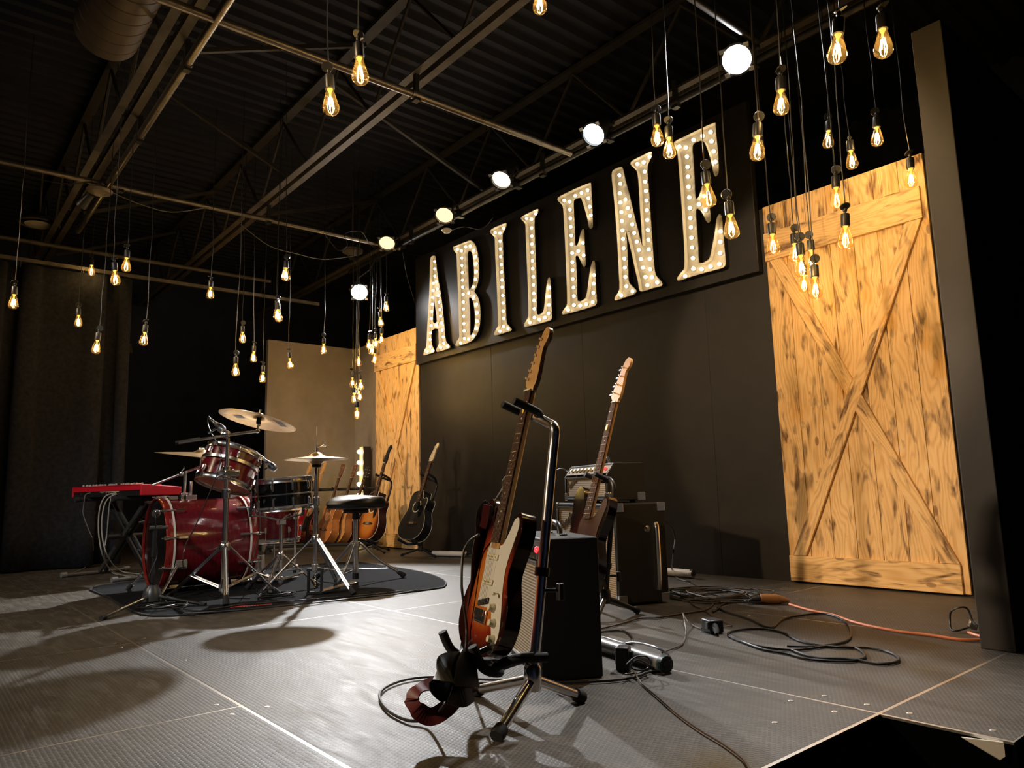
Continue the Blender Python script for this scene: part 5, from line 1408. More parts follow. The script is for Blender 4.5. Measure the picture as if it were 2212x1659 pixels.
clm = cl.mesh('claw_hook', M_CHROME, True)
for s in (1, -1):
    for i in range(10):
        q = 2 * math.pi * (i + 0.25) / 10
        part(t, 'claw_hook', clm, None, M=Matrix.Rotation(q, 4, 'Z') @ (Matrix.Identity(4) if s > 0 else Matrix.Rotation(R(180), 4, 'X')) @ Matrix.Translation((r - 0.006, 0, hl - 0.008)))
for s in (-1, 1):                                    # spurs
    b = MB(); b.box((s * 0.262, -0.12, 0.19), (0.03, 0.06, 0.075)); sp = part(t, 'spur_bracket', b, M_CHROME, True, bevel=0.006)
    b = MB(); b.cyl((s * 0.275, -0.12, 0.21), (s * 0.37, -0.29, 0.33), 0.010, 10); part(sp, 'spur_leg', b, M_CHROME, True)
    b = MB(); b.cyl((s * 0.365, -0.28, 0.322), (s * 0.378, -0.306, 0.342), 0.014, 10); part(sp, 'rubber_foot', b, M_RUBBER, True)
# tom holder block with two short bars on top of the shell, and the left cymbal arm post
b = MB(); b.box((-0.04, r + 0.012, 0.06), (0.06, 0.03, 0.07)); b.cyl((-0.04, r + 0.02, 0.06), (-0.04, r + 0.12, 0.06), 0.011, 10); part(t, 'tom_bracket', b, M_CHROME, True, bevel=0.004)

# rack tom on its clamp
ax = Vector((-0.10, 0.36, 1)).normalized()
tomM = frame((-4.648, 1.569, 0.780), ax, (1, 0, 0))
tom = drum('rack_tom', 'cherry lacquered rack tom tilted above the bass drum', tomM, 0.160, 0.225, M_DRUM, M_HEAD, M_HEADC, 6)
b = MB(); b.lathe([(0.172, -0.006), (0.176, -0.004), (0.176, 0.014), (0.172, 0.016)], 40, Matrix.Translation((0, 0, 0.02))); part(tom, 'suspension_band', b, M_CHROME, True)
tl = tomM.inverted() @ Vector((-4.47, 1.505, 0.745))
b = MB(); b.box(tl + Vector((0.0, 0.0, 0)), (0.09, 0.05, 0.035)); part(tom, 'mount_bracket', b, M_BMETAL, True, bevel=0.006)
# floor tom beyond the bass drum
ft = drum('floor_tom', 'cherry lacquered floor tom on the far side of the kit', Matrix.Translation((-5.36, 2.12, 0.455)), 0.20, 0.36, M_DRUM, M_HEAD, M_HEAD, 8)
for q in (30, 150, 270):
    x, y = 0.222 * math.cos(R(q)), 0.222 * math.sin(R(q))
    b = MB(); b.cyl((x, y, 0.06), (x, y, -0.385), 0.007, 8); lg = part(ft, 'leg', b, M_CHROME, True)
    b = MB(); b.cyl((x, y, -0.378), (x, y, -0.402), 0.013, 10); part(lg, 'rubber_foot', b, M_RUBBER, True)
    b = MB(); b.box((x * 0.97, y * 0.97, 0.0), (0.03, 0.03, 0.05)); part(ft, 'leg_bracket', b, M_CHROME, True, bevel=0.004)
# snare and its stand
snM = frame((-4.618, 1.909, 0.612), Vector((-0.02, -0.06, 1)), (1, 0, 0))
sn = drum('snare_drum', 'gloss black snare drum with chrome hoops', snM, 0.178, 0.195, M_DBLK, M_HEAD, M_HEAD, 10, lug_h=0.06)
b = MB(); b.box((0.178 * 0.80 + 0.02, -0.178 * 0.62, 0.0), (0.02, 0.04, 0.09)); b.cyl((0.16, -0.125, 0.04), (0.185, -0.145, 0.075), 0.006, 8); part(sn, 'strainer', b, M_CHROME, True, bevel=0.003)
b = MB(); b.lathe([(0.1795, -0.004), (0.1815, -0.002), (0.1815, 0.002), (0.1795, 0.004)], 40); part(sn, 'shell_bead', b, M_CHROME, True)
so = (-4.62, 1.90)
t = thing('snare_stand', 'chrome snare stand below the black snare drum', 'drum stand', (so[0], so[1], mz))
tripod_base(t, so, 0.22, 0.07, [(-4.42, 1.72), (-4.86, 1.78), (-4.58, 2.14)], 0.011, True, 0.44)
b = MB(); b.box((0, 0, 0.43), (0.05, 0.05, 0.035)); part(t, 'basket_adjuster', b, M_CHROME, True, bevel=0.006)
for q in (20, 140, 260):
    c, s = math.cos(R(q)), math.sin(R(q))
    b = MB(); b.tube([(0, 0, 0.44), (0.10 * c, 0.10 * s, 0.465), (0.185 * c, 0.185 * s, 0.478)], 0.006, 8); ar = part(t, 'basket_arm', b, M_CHROME, True)
    b = MB(); b.cyl((0.19 * c, 0.19 * s, 0.472), (0.195 * c, 0.195 * s, 0.525), 0.010, 8); part(ar, 'rubber_tip', b, M_RUBBER, True)

# main cymbal stand with its boom, and the crash
cs = (-4.385, 1.468)
t = thing('cymbal_stand', 'chrome double braced cymbal stand in front of the bass drum', 'cymbal stand', (cs[0], cs[1], mz))
tripod_base(t, cs, 0.315, 0.085, [(-4.194, 1.421, 0.006), (-4.77, 1.27), (-4.40, 1.80)], 0.0155, True, 0.62)
b = MB(); b.cyl((0, 0, 0.60), (0, 0, 0.94), 0.0115, 12); part(t, 'upper_tube', b, M_CHROME, True)
b = MB(); b.lathe([(0.016, -0.03), (0.024, -0.026), (0.024, 0.02), (0.013, 0.03)], 14, Matrix.Translation((0, 0, 0.62))); part(t, 'height_clamp', b, M_CHROME, True)
b = MB(); b.box((0.03, 0.0, 0.63), (0.05, 0.014, 0.02)); part(t, 'wing_bolt', b, M_CHROME, True, bevel=0.004)
b = MB(); b.box((-0.04, 0.02, 0.735), (0.16, 0.09, 0.04)); b.cyl((0, 0, 0.70), (0, 0, 0.78), 0.024, 12); part(t, 'tom_clamp', b, M_CHROME, True, bevel=0.008)
lp = lambda p: Vector(p) - Vector((cs[0], cs[1], mz))
ba, bb_, bc = lp((-4.404, 1.198, 0.917)), lp((-4.349, 1.441, 0.967)), lp((-4.316, 1.617, 0.989))
b = MB(); b.cyl(ba, bc, 0.0085, 10); b.cyl(ba, ba * 0.55 + bb_ * 0.45, 0.0115, 10); part(t, 'boom_arm', b, M_CHROME, True)
b = MB(); b.cyl(ba - (bb_ - ba).normalized() * 0.015, ba, 0.0125, 10); part(t, 'boom_cap', b, M_BLACK, True)
b = MB(); b.lathe([(0, -0.022), (0.018, -0.022), (0.024, -0.01), (0.024, 0.01), (0.018, 0.022), (0, 0.022)], 16, frame(bb_, cr)); part(t, 'boom_ratchet', b, M_CHROME, True)
clamp_ball(t, 'boom_tilter', bc, 0.015)
cc = lp((-4.289, 1.616, 1.067))
b = MB(); b.cyl(bc, cc + (cc - bc) * 0.55, 0.0055, 8); part(t, 'cymbal_rod', b, M_CHROME, True)
b = MB(); b.cyl(cc - (cc - bc) * 0.45, cc + (cc - bc) * 0.02, 0.014, 12); part(t, 'felt_sleeve', b, M_BLACK, True)
b = MB(); b.lathe([(0, 0.02), (0.008, 0.018), (0.010, 0.0), (0, -0.002)], 10, frame(cc + (cc - bc) * 0.35, cc - bc)); part(t, 'wing_nut', b, M_CHROME, True)
crash_ax = Vector((0.16, -0.10, 1)).normalized()
crash_ax = (Vector((0, 0, 1)) + cr * 0.20 + Vector((-0.767, 0.641, 0)) * 0.18).normalized()
cM = frame(Vector((-4.294, 1.612, 1.059)) - crash_ax * 0.012, crash_ax, (1, 0, 0))
t = thing('crash_cymbal', 'large bronze crash cymbal tilted on the boom arm', 'cymbal', M=cM)
part(t, 'bow', cymbal_mesh('bow', 0.225, 0.05, 0.022), None)
lo = cM.inverted().to_3x3()
ix, iy = lo @ cr, lo @ Vector((-0.767, 0.641, 0))
b = MB()
def on_cym(a, c, r=0.225, bow=0.022):
    q = ix * a + iy * c
    rr = math.hypot(q.x, q.y)
    z = (bow * 0.75 + (bow * 0.4 - bow * 0.75) * (rr - r * 0.45) / (r * 0.30)) if rr < r * 0.75 else bow * 0.4 * (1 - (rr - r * 0.75) / (r * 0.25))
    return (q.x, q.y, z - 0.0032)
b.add([on_cym(*p) for p in ((-0.155, -0.015), (-0.105, -0.015), (-0.100, 0.05), (-0.150, 0.05))], [(0, 1, 2, 3)]); part(t, 'printed_mark', b, M_GRAYPR, False)
b = MB(); b.add([on_cym(*p) for p in ((0.105, -0.06), (0.15, -0.03), (0.165, 0.06), (0.12, 0.09), (0.105, 0.03))], [(0, 1, 2, 3, 4)]); part(t, 'printed_mark', b, M_GRAYPR, False)

# second crash at the left, on its own boom arm fixed to the bass drum
t = thing('cymbal_stand', 'chrome cymbal arm rising behind the bass drum at left', 'cymbal stand', (-5.382, 1.514, 0.618))
o0 = Vector((-5.382, 1.514, 0.618))
e = lambda p: Vector(p) - o0
b = MB(); b.cyl((0, 0, -0.05), e((-5.354, 1.509, 0.782)), 0.012, 10); part(t, 'post', b, M_CHROME, True)
b = MB(); b.box((0, 0, 0.0), (0.05, 0.05, 0.05)); part(t, 'base_clamp', b, M_CHROME, True, bevel=0.006)
clamp_ball(t, 'boom_tilter', e((-5.372, 1.490, 0.770)), 0.018)
b = MB(); b.cyl(e((-5.458, 1.325, 0.698)), e((-5.357, 1.607, 0.820)), 0.009, 10); part(t, 'boom_arm', b, M_CHROME, True)
b = MB(); b.cyl(e((-5.357, 1.607, 0.820)), e((-5.363, 1.617, 0.960)), 0.006, 8); part(t, 'cymbal_rod', b, M_CHROME, True)
b = MB(); b.cyl(e((-5.370, 1.617, 0.918)), e((-5.364, 1.617, 0.950)), 0.020, 12); part(t, 'felt', b, M_HEAD, True)
a2 = (Vector((0, 0, 1)) + cr * 0.13).normalized()
t = thing('crash_cymbal', 'bronze crash cymbal seen edge on at the left of the kit', 'cymbal', M=frame(Vector((-5.376, 1.617, 0.886)), a2, (1, 0, 0)))
part(t, 'bow', cymbal_mesh('bow', 0.30, 0.055, 0.03), None)

# hi-hat
hx = (-4.294, 1.985)
t = thing('hi_hat_stand', 'chrome hi-hat stand with black framed pedal base', 'hi-hat stand', (hx[0], hx[1], mz))
tripod_base(t, hx, 0.330, 0.16, [(-4.45, 1.70), (-4.02, 2.10), (-4.50, 2.24)], 0.0135, False, 0.76)
for i, f in enumerate(((-4.45, 1.70), (-4.02, 2.10), (-4.50, 2.24))):
    f = Vector((f[0] - hx[0], f[1] - hx[1], 0.012))
    b = MB(); b.tube([(0, 0, 0.16), f * 0.55 + Vector((0, 0, 0.14))], 0.004, 6); part(t, 'lower_brace', b, M_CHROME, True)
b = MB(); b.cyl((0, 0, 0.55), (0, 0, 0.80), 0.0105, 12); part(t, 'upper_tube', b, M_CHROME, True)
b = MB(); b.lathe([(0.014, -0.03), (0.022, -0.025), (0.022, 0.02), (0.012, 0.03)], 14, Matrix.Translation((0, 0, 0.56))); part(t, 'height_clamp', b, M_CHROME, True)
b = MB(); b.lathe([(0.012, -0.02), (0.030, -0.016), (0.030, 0.0), (0.022, 0.018), (0.012, 0.02)], 16, Matrix.Translation((0, 0, 0.785))); part(t, 'seat_cup', b, M_BLACK, True)
b = MB(); b.cyl((0, 0, 0.78), (0, 0, 1.02), 0.003, 6); part(t, 'pull_rod', b, M_CHROME, True)
b = MB(); b.cyl((0, 0, 0.865), (0, 0, 0.90), 0.009, 10); b.tube(smooth_path([(0, 0, 0.89), (0.03, 0.02, 0.90), (0.045, 0.03, 0.915), (0.035, 0.025, 0.925)], 3), 0.004, 6); b.tube(smooth_path([(0.03, 0.02, 0.90), (0.05, 0.04, 0.895), (0.045, 0.035, 0.88)], 3), 0.004, 6); part(t, 'clutch', b, M_CHROME, True)
for s in (-1, 1):
    q = cr * 0.040 * s
    b = MB(); b.box((q.x, q.y, 0.075), (0.012, 0.030, 0.13), None, (0, 0, R(50))); part(t, 'base_frame', b, M_BMETAL, True, bevel=0.002)
b = MB(); b.box((0, 0, 0.145), (0.10, 0.03, 0.012), None, (0, 0, R(50))); b.box((0, 0, 0.010), (0.10, 0.03, 0.012), None, (0, 0, R(50))); part(t, 'base_plate', b, M_BMETAL, True)
b = MB()
for i in range(8):
    b.lathe([(0, -0.005), (0.006, 0), (0, 0.005)], 8, Matrix.Translation((0.003 * math.sin(i * 2), 0, 0.05 + 0.011 * i)))
part(t, 'drive_chain', b, M_NICKEL, True, kind='stuff')
b = MB(); b.box((0.03, 0.14, 0.035), (0.075, 0.22, 0.008), None, (R(10), 0, R(-12))); part(t, 'pedal_board', b, M_CHROME, True, bevel=0.003)
t2 = thing('hi_hat_cymbal', 'top hi-hat cymbal resting on its lower mate', 'cymbal', (hx[0], hx[1], 0.822), 0, 'hi-hat cymbals')
part(t2, 'bow', cymbal_mesh('bow', 0.194, 0.05, 0.018), None)
t2 = thing('hi_hat_cymbal', 'lower hi-hat cymbal turned upside down under the top one', 'cymbal', M=Matrix.Translation((hx[0], hx[1], 0.819)) @ Matrix.Rotation(R(180), 4, 'X'), group='hi-hat cymbals')
part(t2, 'bow', cymbal_mesh('bow', 0.194, 0.05, 0.012), None)

# throne
th = (-4.66, 2.45)
t = thing('drum_throne', 'black padded drum stool on chrome tripod', 'stool', (th[0], th[1], mz))
b = MB()
vs, fs = [], []
N = 48
prof = [(0.0, 0.075), (0.08, 0.076), (0.15, 0.080), (0.182, 0.076), (0.200, 0.060), (0.204, 0.035), (0.196, 0.008), (0.18, 0.0), (0.0, 0.0)]
for r_, z_ in prof:
    for k in range(N):
        q = 2 * math.pi * k / N
        dip = -0.018 * math.cos(q - R(-60)) * (r_ / 0.2) * (1 if z_ > 0.05 else 0) + (0.010 * math.cos(2 * q) * (r_ / 0.2) if z_ > 0.05 else 0)
        vs.append((r_ * math.cos(q), r_ * math.sin(q), 0.495 + z_ + dip))
for i in range(len(prof) - 1):
    for k in range(N):
        l = (k + 1) % N
        fs.append((i * N + k, (i + 1) * N + k, (i + 1) * N + l, i * N + l))
b.add(vs, fs); part(t, 'seat', b, M_VINYL, True, 60)
b = MB(); b.tube([(0.2 * math.cos(2 * math.pi * k / 40), 0.2 * math.sin(2 * math.pi * k / 40), 0.503) for k in range(40)], 0.004, 6, closed=True); part(t, 'piping', b, M_BLACK, True)
b = MB(); b.box((0, 0, 0.48), (0.16, 0.12, 0.03)); b.cyl((0, 0, 0.42), (0, 0, 0.49), 0.025, 14); part(t, 'seat_bracket', b, M_BLACK, True, bevel=0.01)
b = MB(); b.cyl((0, 0, 0.05), (0, 0, 0.45), 0.020, 18); part(t, 'column', b, M_CHROME, True)
b = MB(); b.cyl((0, 0, 0.02), (0, 0, 0.06), 0.022, 14); part(t, 'column_end', b, M_BMETAL, True)
for f in ((-4.60, 2.80), (-4.44, 2.20), (-4.98, 2.30)):
    f = Vector((f[0] - th[0], f[1] - th[1], 0.012))
    e_ = Vector((f.x, f.y, 0)).normalized()
    b = MB(); b.tube(smooth_path([e_ * 0.02 + Vector((0, 0, 0.255)), e_ * 0.05 + Vector((0, 0, 0.245)), f * 0.45 + Vector((0, 0, 0.135)), f * 0.93 + Vector((0, 0, 0.02))], 4), 0.0105, 10); lg = part(t, 'leg', b, M_CHROME, True)
    b = MB(); b.tube([f * 0.86 + Vector((0, 0, 0.036)), f * 0.97 + Vector((0, 0, 0.012)), f], [0.014, 0.021, 0.021], 10); part(lg, 'rubber_foot', b, M_RUBBER, True)
    b = MB(); b.cyl((0, 0, 0.085), f * 0.72 + Vector((0, 0, 0.065)), 0.005, 6); part(lg, 'brace', b, M_CHROME, True)
b = MB(); b.lathe([(0.02, -0.02), (0.03, -0.015), (0.03, 0.015), (0.02, 0.02)], 14, Matrix.Translation((0, 0, 0.255))); part(t, 'leg_collar', b, M_CHROME, True)

# bass drum pedal
t = thing('kick_pedal', 'chrome kick pedal at the rear of the bass drum', 'pedal', (-5.22, 2.02, mz))
b = MB(); b.box((0, 0.10, 0.012), (0.09, 0.30, 0.008)); part(t, 'base_plate', b, M_CHROME, True, bevel=0.002)
b = MB(); b.box((0, 0.12, 0.06), (0.075, 0.26, 0.008), None, (R(16), 0, 0)); part(t, 'footboard', b, M_CHROME, True, bevel=0.002)
for s in (-1, 1):
    b = MB(); b.box((s * 0.05, -0.02, 0.10), (0.012, 0.02, 0.18)); part(t, 'post', b, M_CHROME, True, bevel=0.002)
b = MB(); b.cyl((-0.05, -0.02, 0.18), (0.05, -0.02, 0.18), 0.007, 8); b.cyl((0, -0.02, 0.18), (0, -0.10, 0.33), 0.004, 6); part(t, 'axle', b, M_CHROME, True)
b = MB(); b.cyl((0, -0.085, 0.32), (0, -0.125, 0.34), 0.025, 14); part(t, 'beater', b, M_HEAD, True)

# ---------------------------------------------------------------- microphones
def mic(label, p, d, L=0.15, clip=None, cable_pts=None):
    p, d = Vector(p), Vector(d).normalized()
    t = thing('microphone', label, 'microphone', p)
    F = frame((0, 0, 0), d)
    b = MB(); b.lathe([(0, 0), (0.016, 0.002), (0.023, 0.015), (0.024, 0.030), (0.019, 0.046)], 16, F); part(t, 'grille', b, M_MIC, True)
    b = MB(); b.lathe([(0.019, 0.046), (0.0205, 0.048), (0.0205, 0.054), (0.018, 0.058), (0.012, L - 0.004), (0.011, L), (0, L)], 16, F); part(t, 'body', b, M_MIC, True)
    b = MB(); b.lathe([(0.0095, L), (0.0095, L + 0.045), (0.005, L + 0.055), (0, L + 0.055)], 12, F); part(t, 'plug', b, M_NICKEL, True)
    if clip:
        b = MB(); b.tube([d * L * 0.5, Vector(clip) - p], 0.007, 8); b.lathe([(0.021, L * 0.35), (0.024, L * 0.36), (0.022, L * 0.6), (0.017, L * 0.61)], 14, F); part(t, 'clip', b, M_BLACK, True)
    return t
m1 = mic('silver microphone pointing down at the rack tom', (-4.586, 1.511, 1.007), Vector((-4.670, 1.475, 1.067)) - Vector((-4.586, 1.511, 1.007)), 0.10, (-4.701, 1.453, 1.003))
cable('microphone_cable', [(-4.691, 1.461, 1.089), (-4.709, 1.452, 1.105), (-4.706, 1.450, 1.061), (-4.638, 1.450, 0.998), (-4.572, 1.464, 0.937), (-4.514, 1.475, 0.849), (-4.489, 1.448, 0.752), (-4.477, 1.408, 0.643), (-4.501, 1.343, 0.458), (-4.507, 1.286, 0.330), (-4.475, 1.268, 0.230), (-5.671, 1.642, 0.030), (-5.072, 1.543, 0.010), (-4.626, 1.516, 0.010), (-4.424, 1.637, 0.010)], 0.0032, M_CABLE, 'thin dark cable drooping from the tom microphone across the bass drum', group='microphone cables')
m2 = mic('grey microphone clipped beside the tilted tom over the snare', (-4.511, 1.814, 0.762), Vector((-4.551, 1.750, 0.834)) - Vector((-4.511, 1.814, 0.762)), 0.09, (-4.575, 1.767, 0.768))
cable('microphone_cable', [(-4.555, 1.743, 0.840), (-4.563, 1.731, 0.854), (-4.572, 1.729, 0.811), (-4.539, 1.710, 0.724), (-4.505, 1.704, 0.581), (-4.470, 1.706, 0.414), (-4.466, 1.669, 0.251), (-4.443, 1.641, 0.147), (-4.939, 1.841, 0.020), (-4.470, 1.752, 0.012), (-4.473, 1.826, 0.012)], 0.0032, M_CABLE, 'thin dark cable hanging from the snare microphone', group='microphone cables')
# short boom stand with the kick drum microphone
mh = Vector((-4.624, 1.148, 0.020)); mh.z = 0
t = thing('mic_stand', 'short black tripod microphone stand before the bass drum', 'microphone stand', mh)
b = MB(); b.lathe([(0, 0.12), (0.025, 0.118), (0.042, 0.095), (0.050, 0.06), (0.050, 0.03), (0.035, 0.02), (0, 0.02)], 20); part(t, 'base_dome', b, mat('grey_cast_base', (0.09, 0.09, 0.09), 0.35, 0.5), True)
for f in ((-4.298, 0.836, 0.012), (-4.354, 1.359, 0.012), (mh.x - 0.26, mh.y + 0.02, 0.012)):
    f = Vector(f) - mh
    b = MB(); b.cyl((f.x * 0.12, f.y * 0.12, 0.055), f, 0.009, 10); lg = part(t, 'leg', b, M_BMETAL if f.y > 0 else M_NICKEL, True)
    e_ = f.normalized()
    b = MB(); b.cyl(f - e_ * 0.03, f + e_ * 0.005, 0.012, 10); part(lg, 'rubber_foot', b, M_RUBBER, True)
ptop = Vector((-4.360, 1.073, 0.449)) - mh
b = MB(); b.cyl((0, 0, 0.11), Vector((0, 0, 0.30)), 0.0095, 12); b.cyl((0, 0, 0.28), (0, 0, ptop.z), 0.0125, 12); part(t, 'pole', b, M_BMETAL, True)
b = MB(); b.cyl((0, 0, 0.275), (0, 0, 0.31), 0.016, 12); part(t, 'height_clutch', b, M_BLACK, True)
b = MB(); b.cyl((0.01, -0.03, ptop.z - 0.01), (0.01, 0.04, ptop.z - 0.01), 0.012, 10); b.cyl((0.01, 0.04, ptop.z - 0.01), (0.01, 0.07, ptop.z - 0.01), 0.009, 8); part(t, 'swivel', b, M_MIC, True)
m3p = Vector((mh.x - 0.01, mh.y, ptop.z + 0.045))
m3 = mic('grey kick drum microphone on the short stand facing the black head', m3p + Vector((-0.11, 0.03, 0.02)), (1, -0.15, 0.1), 0.12)
cable('microphone_cable', [m3p + Vector((0.03, -0.005, 0.04)), m3p + Vector((0.06, -0.01, 0.0)), m3p + Vector((0.045, 0, -0.12)), Vector((mh.x + 0.03, mh.y + 0.01, 0.28)), Vector((mh.x + 0.04, mh.y - 0.03, 0.16)), (-4.614, 1.174, 0.100), (-4.626, 1.216, 0.030), (-4.273, 1.196, 0.010), (-4.006, 1.200, 0.010)], 0.0032, M_CABLE, 'dark cable looping down the short microphone stand', group='microphone cables')

# ---------------------------------------------------------------- keyboard on its X stand
KM = box_frame(-6.608, 1.405, 285)
KZ = 0.634
t = thing('stage_keyboard', 'red stage keyboard with knobs on top, seen from behind', 'keyboard', M=KM @ Matrix.Translation((0, 0, KZ)))
w_, d_, h_ = 1.1, 0.32, 0.085
for s in (-1, 1):
    b = MB(); b.add([(s * (w_ / 2 - 0.022), -d_ / 2, 0), (s * (w_ / 2 - 0.022), d_ / 2, 0), (s * (w_ / 2 - 0.022), d_ / 2, h_ * 0.72), (s * (w_ / 2 - 0.022), -d_ / 2, h_),
                     (s * w_ / 2, -d_ / 2, 0), (s * w_ / 2, d_ / 2, 0), (s * w_ / 2, d_ / 2, h_ * 0.72), (s * w_ / 2, -d_ / 2, h_)],
                    [(0, 1, 2, 3)[::s], (4, 5, 6, 7)[::-s]] + [((i, 4 + i, 4 + (i + 1) % 4, (i + 1) % 4) if s > 0 else (i, (i + 1) % 4, 4 + (i + 1) % 4, 4 + i)) for i in range(4)])
    part(t, 'end_cheek', b, M_RED, False, bevel=0.005, seg=3)
b = MB(); b.box((0, -d_ / 2 + 0.012, h_ - 0.022), (w_ - 0.04, 0.024, 0.044)); b.box((0, -0.075, h_ - 0.006), (w_ - 0.04, 0.17, 0.010)); part(t, 'top_panel', b, M_RED, False, bevel=0.002)
b = MB(); b.box((0, -d_ / 2 + 0.016, 0.020), (w_ - 0.044, 0.02, 0.040)); part(t, 'rear_panel', b, M_BLACK, False)
b = MB(); b.box((0, 0.02, 0.006), (w_ - 0.044, d_ - 0.06, 0.010)); part(t, 'bottom_plate', b, M_BLACK, False)
b = MB()
for i in range(26):
    b.box((-0.50 + 0.04 * i * 0.98, 0.085, 0.058), (0.022 * 1.7, 0.13, 0.012))
part(t, 'white_keys', b, M_CREAM, False, kind='stuff')
b = MB()
for i in range(26):
    if i % 7 not in (2, 6): b.box((-0.48 + 0.0392 * i, 0.06, 0.068), (0.018, 0.08, 0.014))
part(t, 'black_keys', b, M_BLACK, False, kind='stuff')
rk = random.Random(4)
kb = MB(); kb.lathe([(0.009, 0), (0.009, 0.004), (0.0065, 0.016), (0, 0.017)], 10)
kmesh = kb.mesh('knob', mat('grey_knob', (0.28, 0.28, 0.28), 0.45), True)
for i in range(30):
    part(t, 'knob', kmesh, None, M=Matrix.Translation((-0.44 + 0.028 * i + rk.uniform(-.006, .006), -0.12 + rk.choice((0, 0.03, 0.06)), h_ - 0.001)))
for x in (0.38, 0.41, 0.30):
    b = MB(); b.box((x, -0.10, h_ + 0.004), (0.022, 0.02, 0.012)); part(t, 'button', b, M_CREAM, False, bevel=0.002)
for x in (-0.40, -0.05, 0.02, 0.06, 0.10, 0.14):
    b = MB(); b.cyl((x, -d_ / 2 + 0.008, 0.024), (x, -d_ / 2 - 0.004, 0.024), 0.008, 10); part(t, 'socket', b, M_NICKEL, True)
b = MB(); b.box((0.06, -d_ / 2 + 0.0055, 0.036), (0.30, 0.002, 0.005)); part(t, 'socket_lettering', b, M_CREAM, False)
t = thing('keyboard_stand', 'black double X keyboard stand under the red keyboard', 'keyboard stand', M=KM)
for s in (-1, 1):
    b = MB(); b.cyl((s * 0.30, -0.22, KZ - 0.018), (s * 0.30, 0.20, KZ - 0.018), 0.016, 12); b.cyl((s * 0.30, -0.245, KZ - 0.018), (s * 0.30, -0.215, KZ - 0.018), 0.022, 12); part(t, 'support_bar', b, M_FOAM, True)
    b = MB(); b.cyl((s * 0.40, -0.24, 0.018), (s * 0.40, 0.24, 0.018), 0.015, 12); ft_ = part(t, 'foot_bar', b, M_STEEL, True)
    for y in (-0.25, 0.25):
        b = MB(); b.cyl((s * 0.40, y - 0.02, 0.022), (s * 0.40, y + 0.02, 0.022), 0.021, 12); part(ft_, 'rubber_foot', b, mat('grey_rubber', (0.16, 0.16, 0.16), 0.6), True)
    for k, y in enumerate((-0.10, -0.05)):
        yy = y * s + (0.10 if s > 0 else -0.02)
        b = MB(); L2 = math.hypot(0.70, KZ - 0.05); b.box((0, yy, KZ / 2), (0.035, 0.018, L2), None, (0, s * math.atan2(0.70, KZ - 0.05), 0)); part(t, 'cross_leg', b, M_BMETAL if k else mat('satin_grey_tube', (0.07, 0.07, 0.07), 0.35, 0.4), False, bevel=0.003)
b = MB(); b.cyl((0, -0.12, KZ / 2), (0, 0.16, KZ / 2), 0.022, 12); part(t, 'pivot', b, M_BLACK, True)
for i, (c0, pts) in enumerate((('grey cable hanging from the left socket of the keyboard', [(-6.794, 1.230, 0.669), (-6.812, 1.164, 0.656), (-6.811, 1.152, 0.575), (-6.824, 1.155, 0.494), (-6.811, 1.198, 0.371), (-6.802, 1.231, 0.277), (-8.598, 1.560, 0.030), (-7.720, 1.349, 0.010), (-7.116, 1.128, 0.010)]),
                               ('outer pale cable looping from keyboard to floor', [(-6.405, 1.304, 0.659), (-6.418, 1.230, 0.636), (-6.392, 1.189, 0.538), (-6.362, 1.185, 0.365), (-6.307, 1.211, 0.194), (-6.908, 1.394, 0.030), (-6.470, 1.422, 0.010), (-6.348, 1.477, 0.010)]),
                               ('inner pale cable looping from keyboard to floor', [(-6.396, 1.315, 0.655), (-6.404, 1.250, 0.621), (-6.374, 1.211, 0.537), (-6.346, 1.204, 0.364), (-6.285, 1.238, 0.193), (-6.843, 1.443, 0.030), (-6.583, 1.531, 0.010), (-6.480, 1.609, 0.010)]),
                               ('third cable wandering straight down behind the keyboard stand', [(-6.443, 1.288, 0.663), (-6.451, 1.268, 0.571), (-6.486, 1.268, 0.392), (-6.500, 1.267, 0.321), (-6.523, 1.264, 0.214), (-7.409, 1.457, 0.020), (-6.758, 1.399, 0.010), (-6.497, 1.478, 0.010)]))):
    cable('keyboard_cable', pts, 0.005 if i else 0.0035, mat('pale_grey_jacket', (0.34, 0.34, 0.31), 0.5) if i else M_GCABLE, c0, group='keyboard cables')

# ================================================================ small things and cables
# vertical bar of bulbs standing in the far corner
t = thing('bulb_bar', 'upright white board with a row of lit bulbs in the far corner', 'light bar', (-7.72, 4.14, 0.0))
b = MB(); b.box((0, 0.0, 0.575), (0.085, 0.035, 1.15)); part(t, 'board', b, M_WHITE, False, bevel=0.003)
b = MB(); b.box((0.053, 0.03, 0.575), (0.02, 0.09, 1.15)); part(t, 'side_board', b, M_BLACK, False, bevel=0.002)
gb = MB(); gb.lathe([(0, 0.052), (0.014, 0.048), (0.023, 0.034), (0.023, 0.022), (0.013, 0.006), (0.012, 0)], 14, Matrix.Rotation(R(90), 4, 'X'))
gm = gb.mesh('globe_bulb', emitter('globe_bulb_glow', (1.0, 0.72, 0.30), 11), True)
for i in range(9):
    part(t, 'globe_bulb', gm, None, M=Matrix.Translation((0, -0.018, 1.09 - 0.125 * i)))
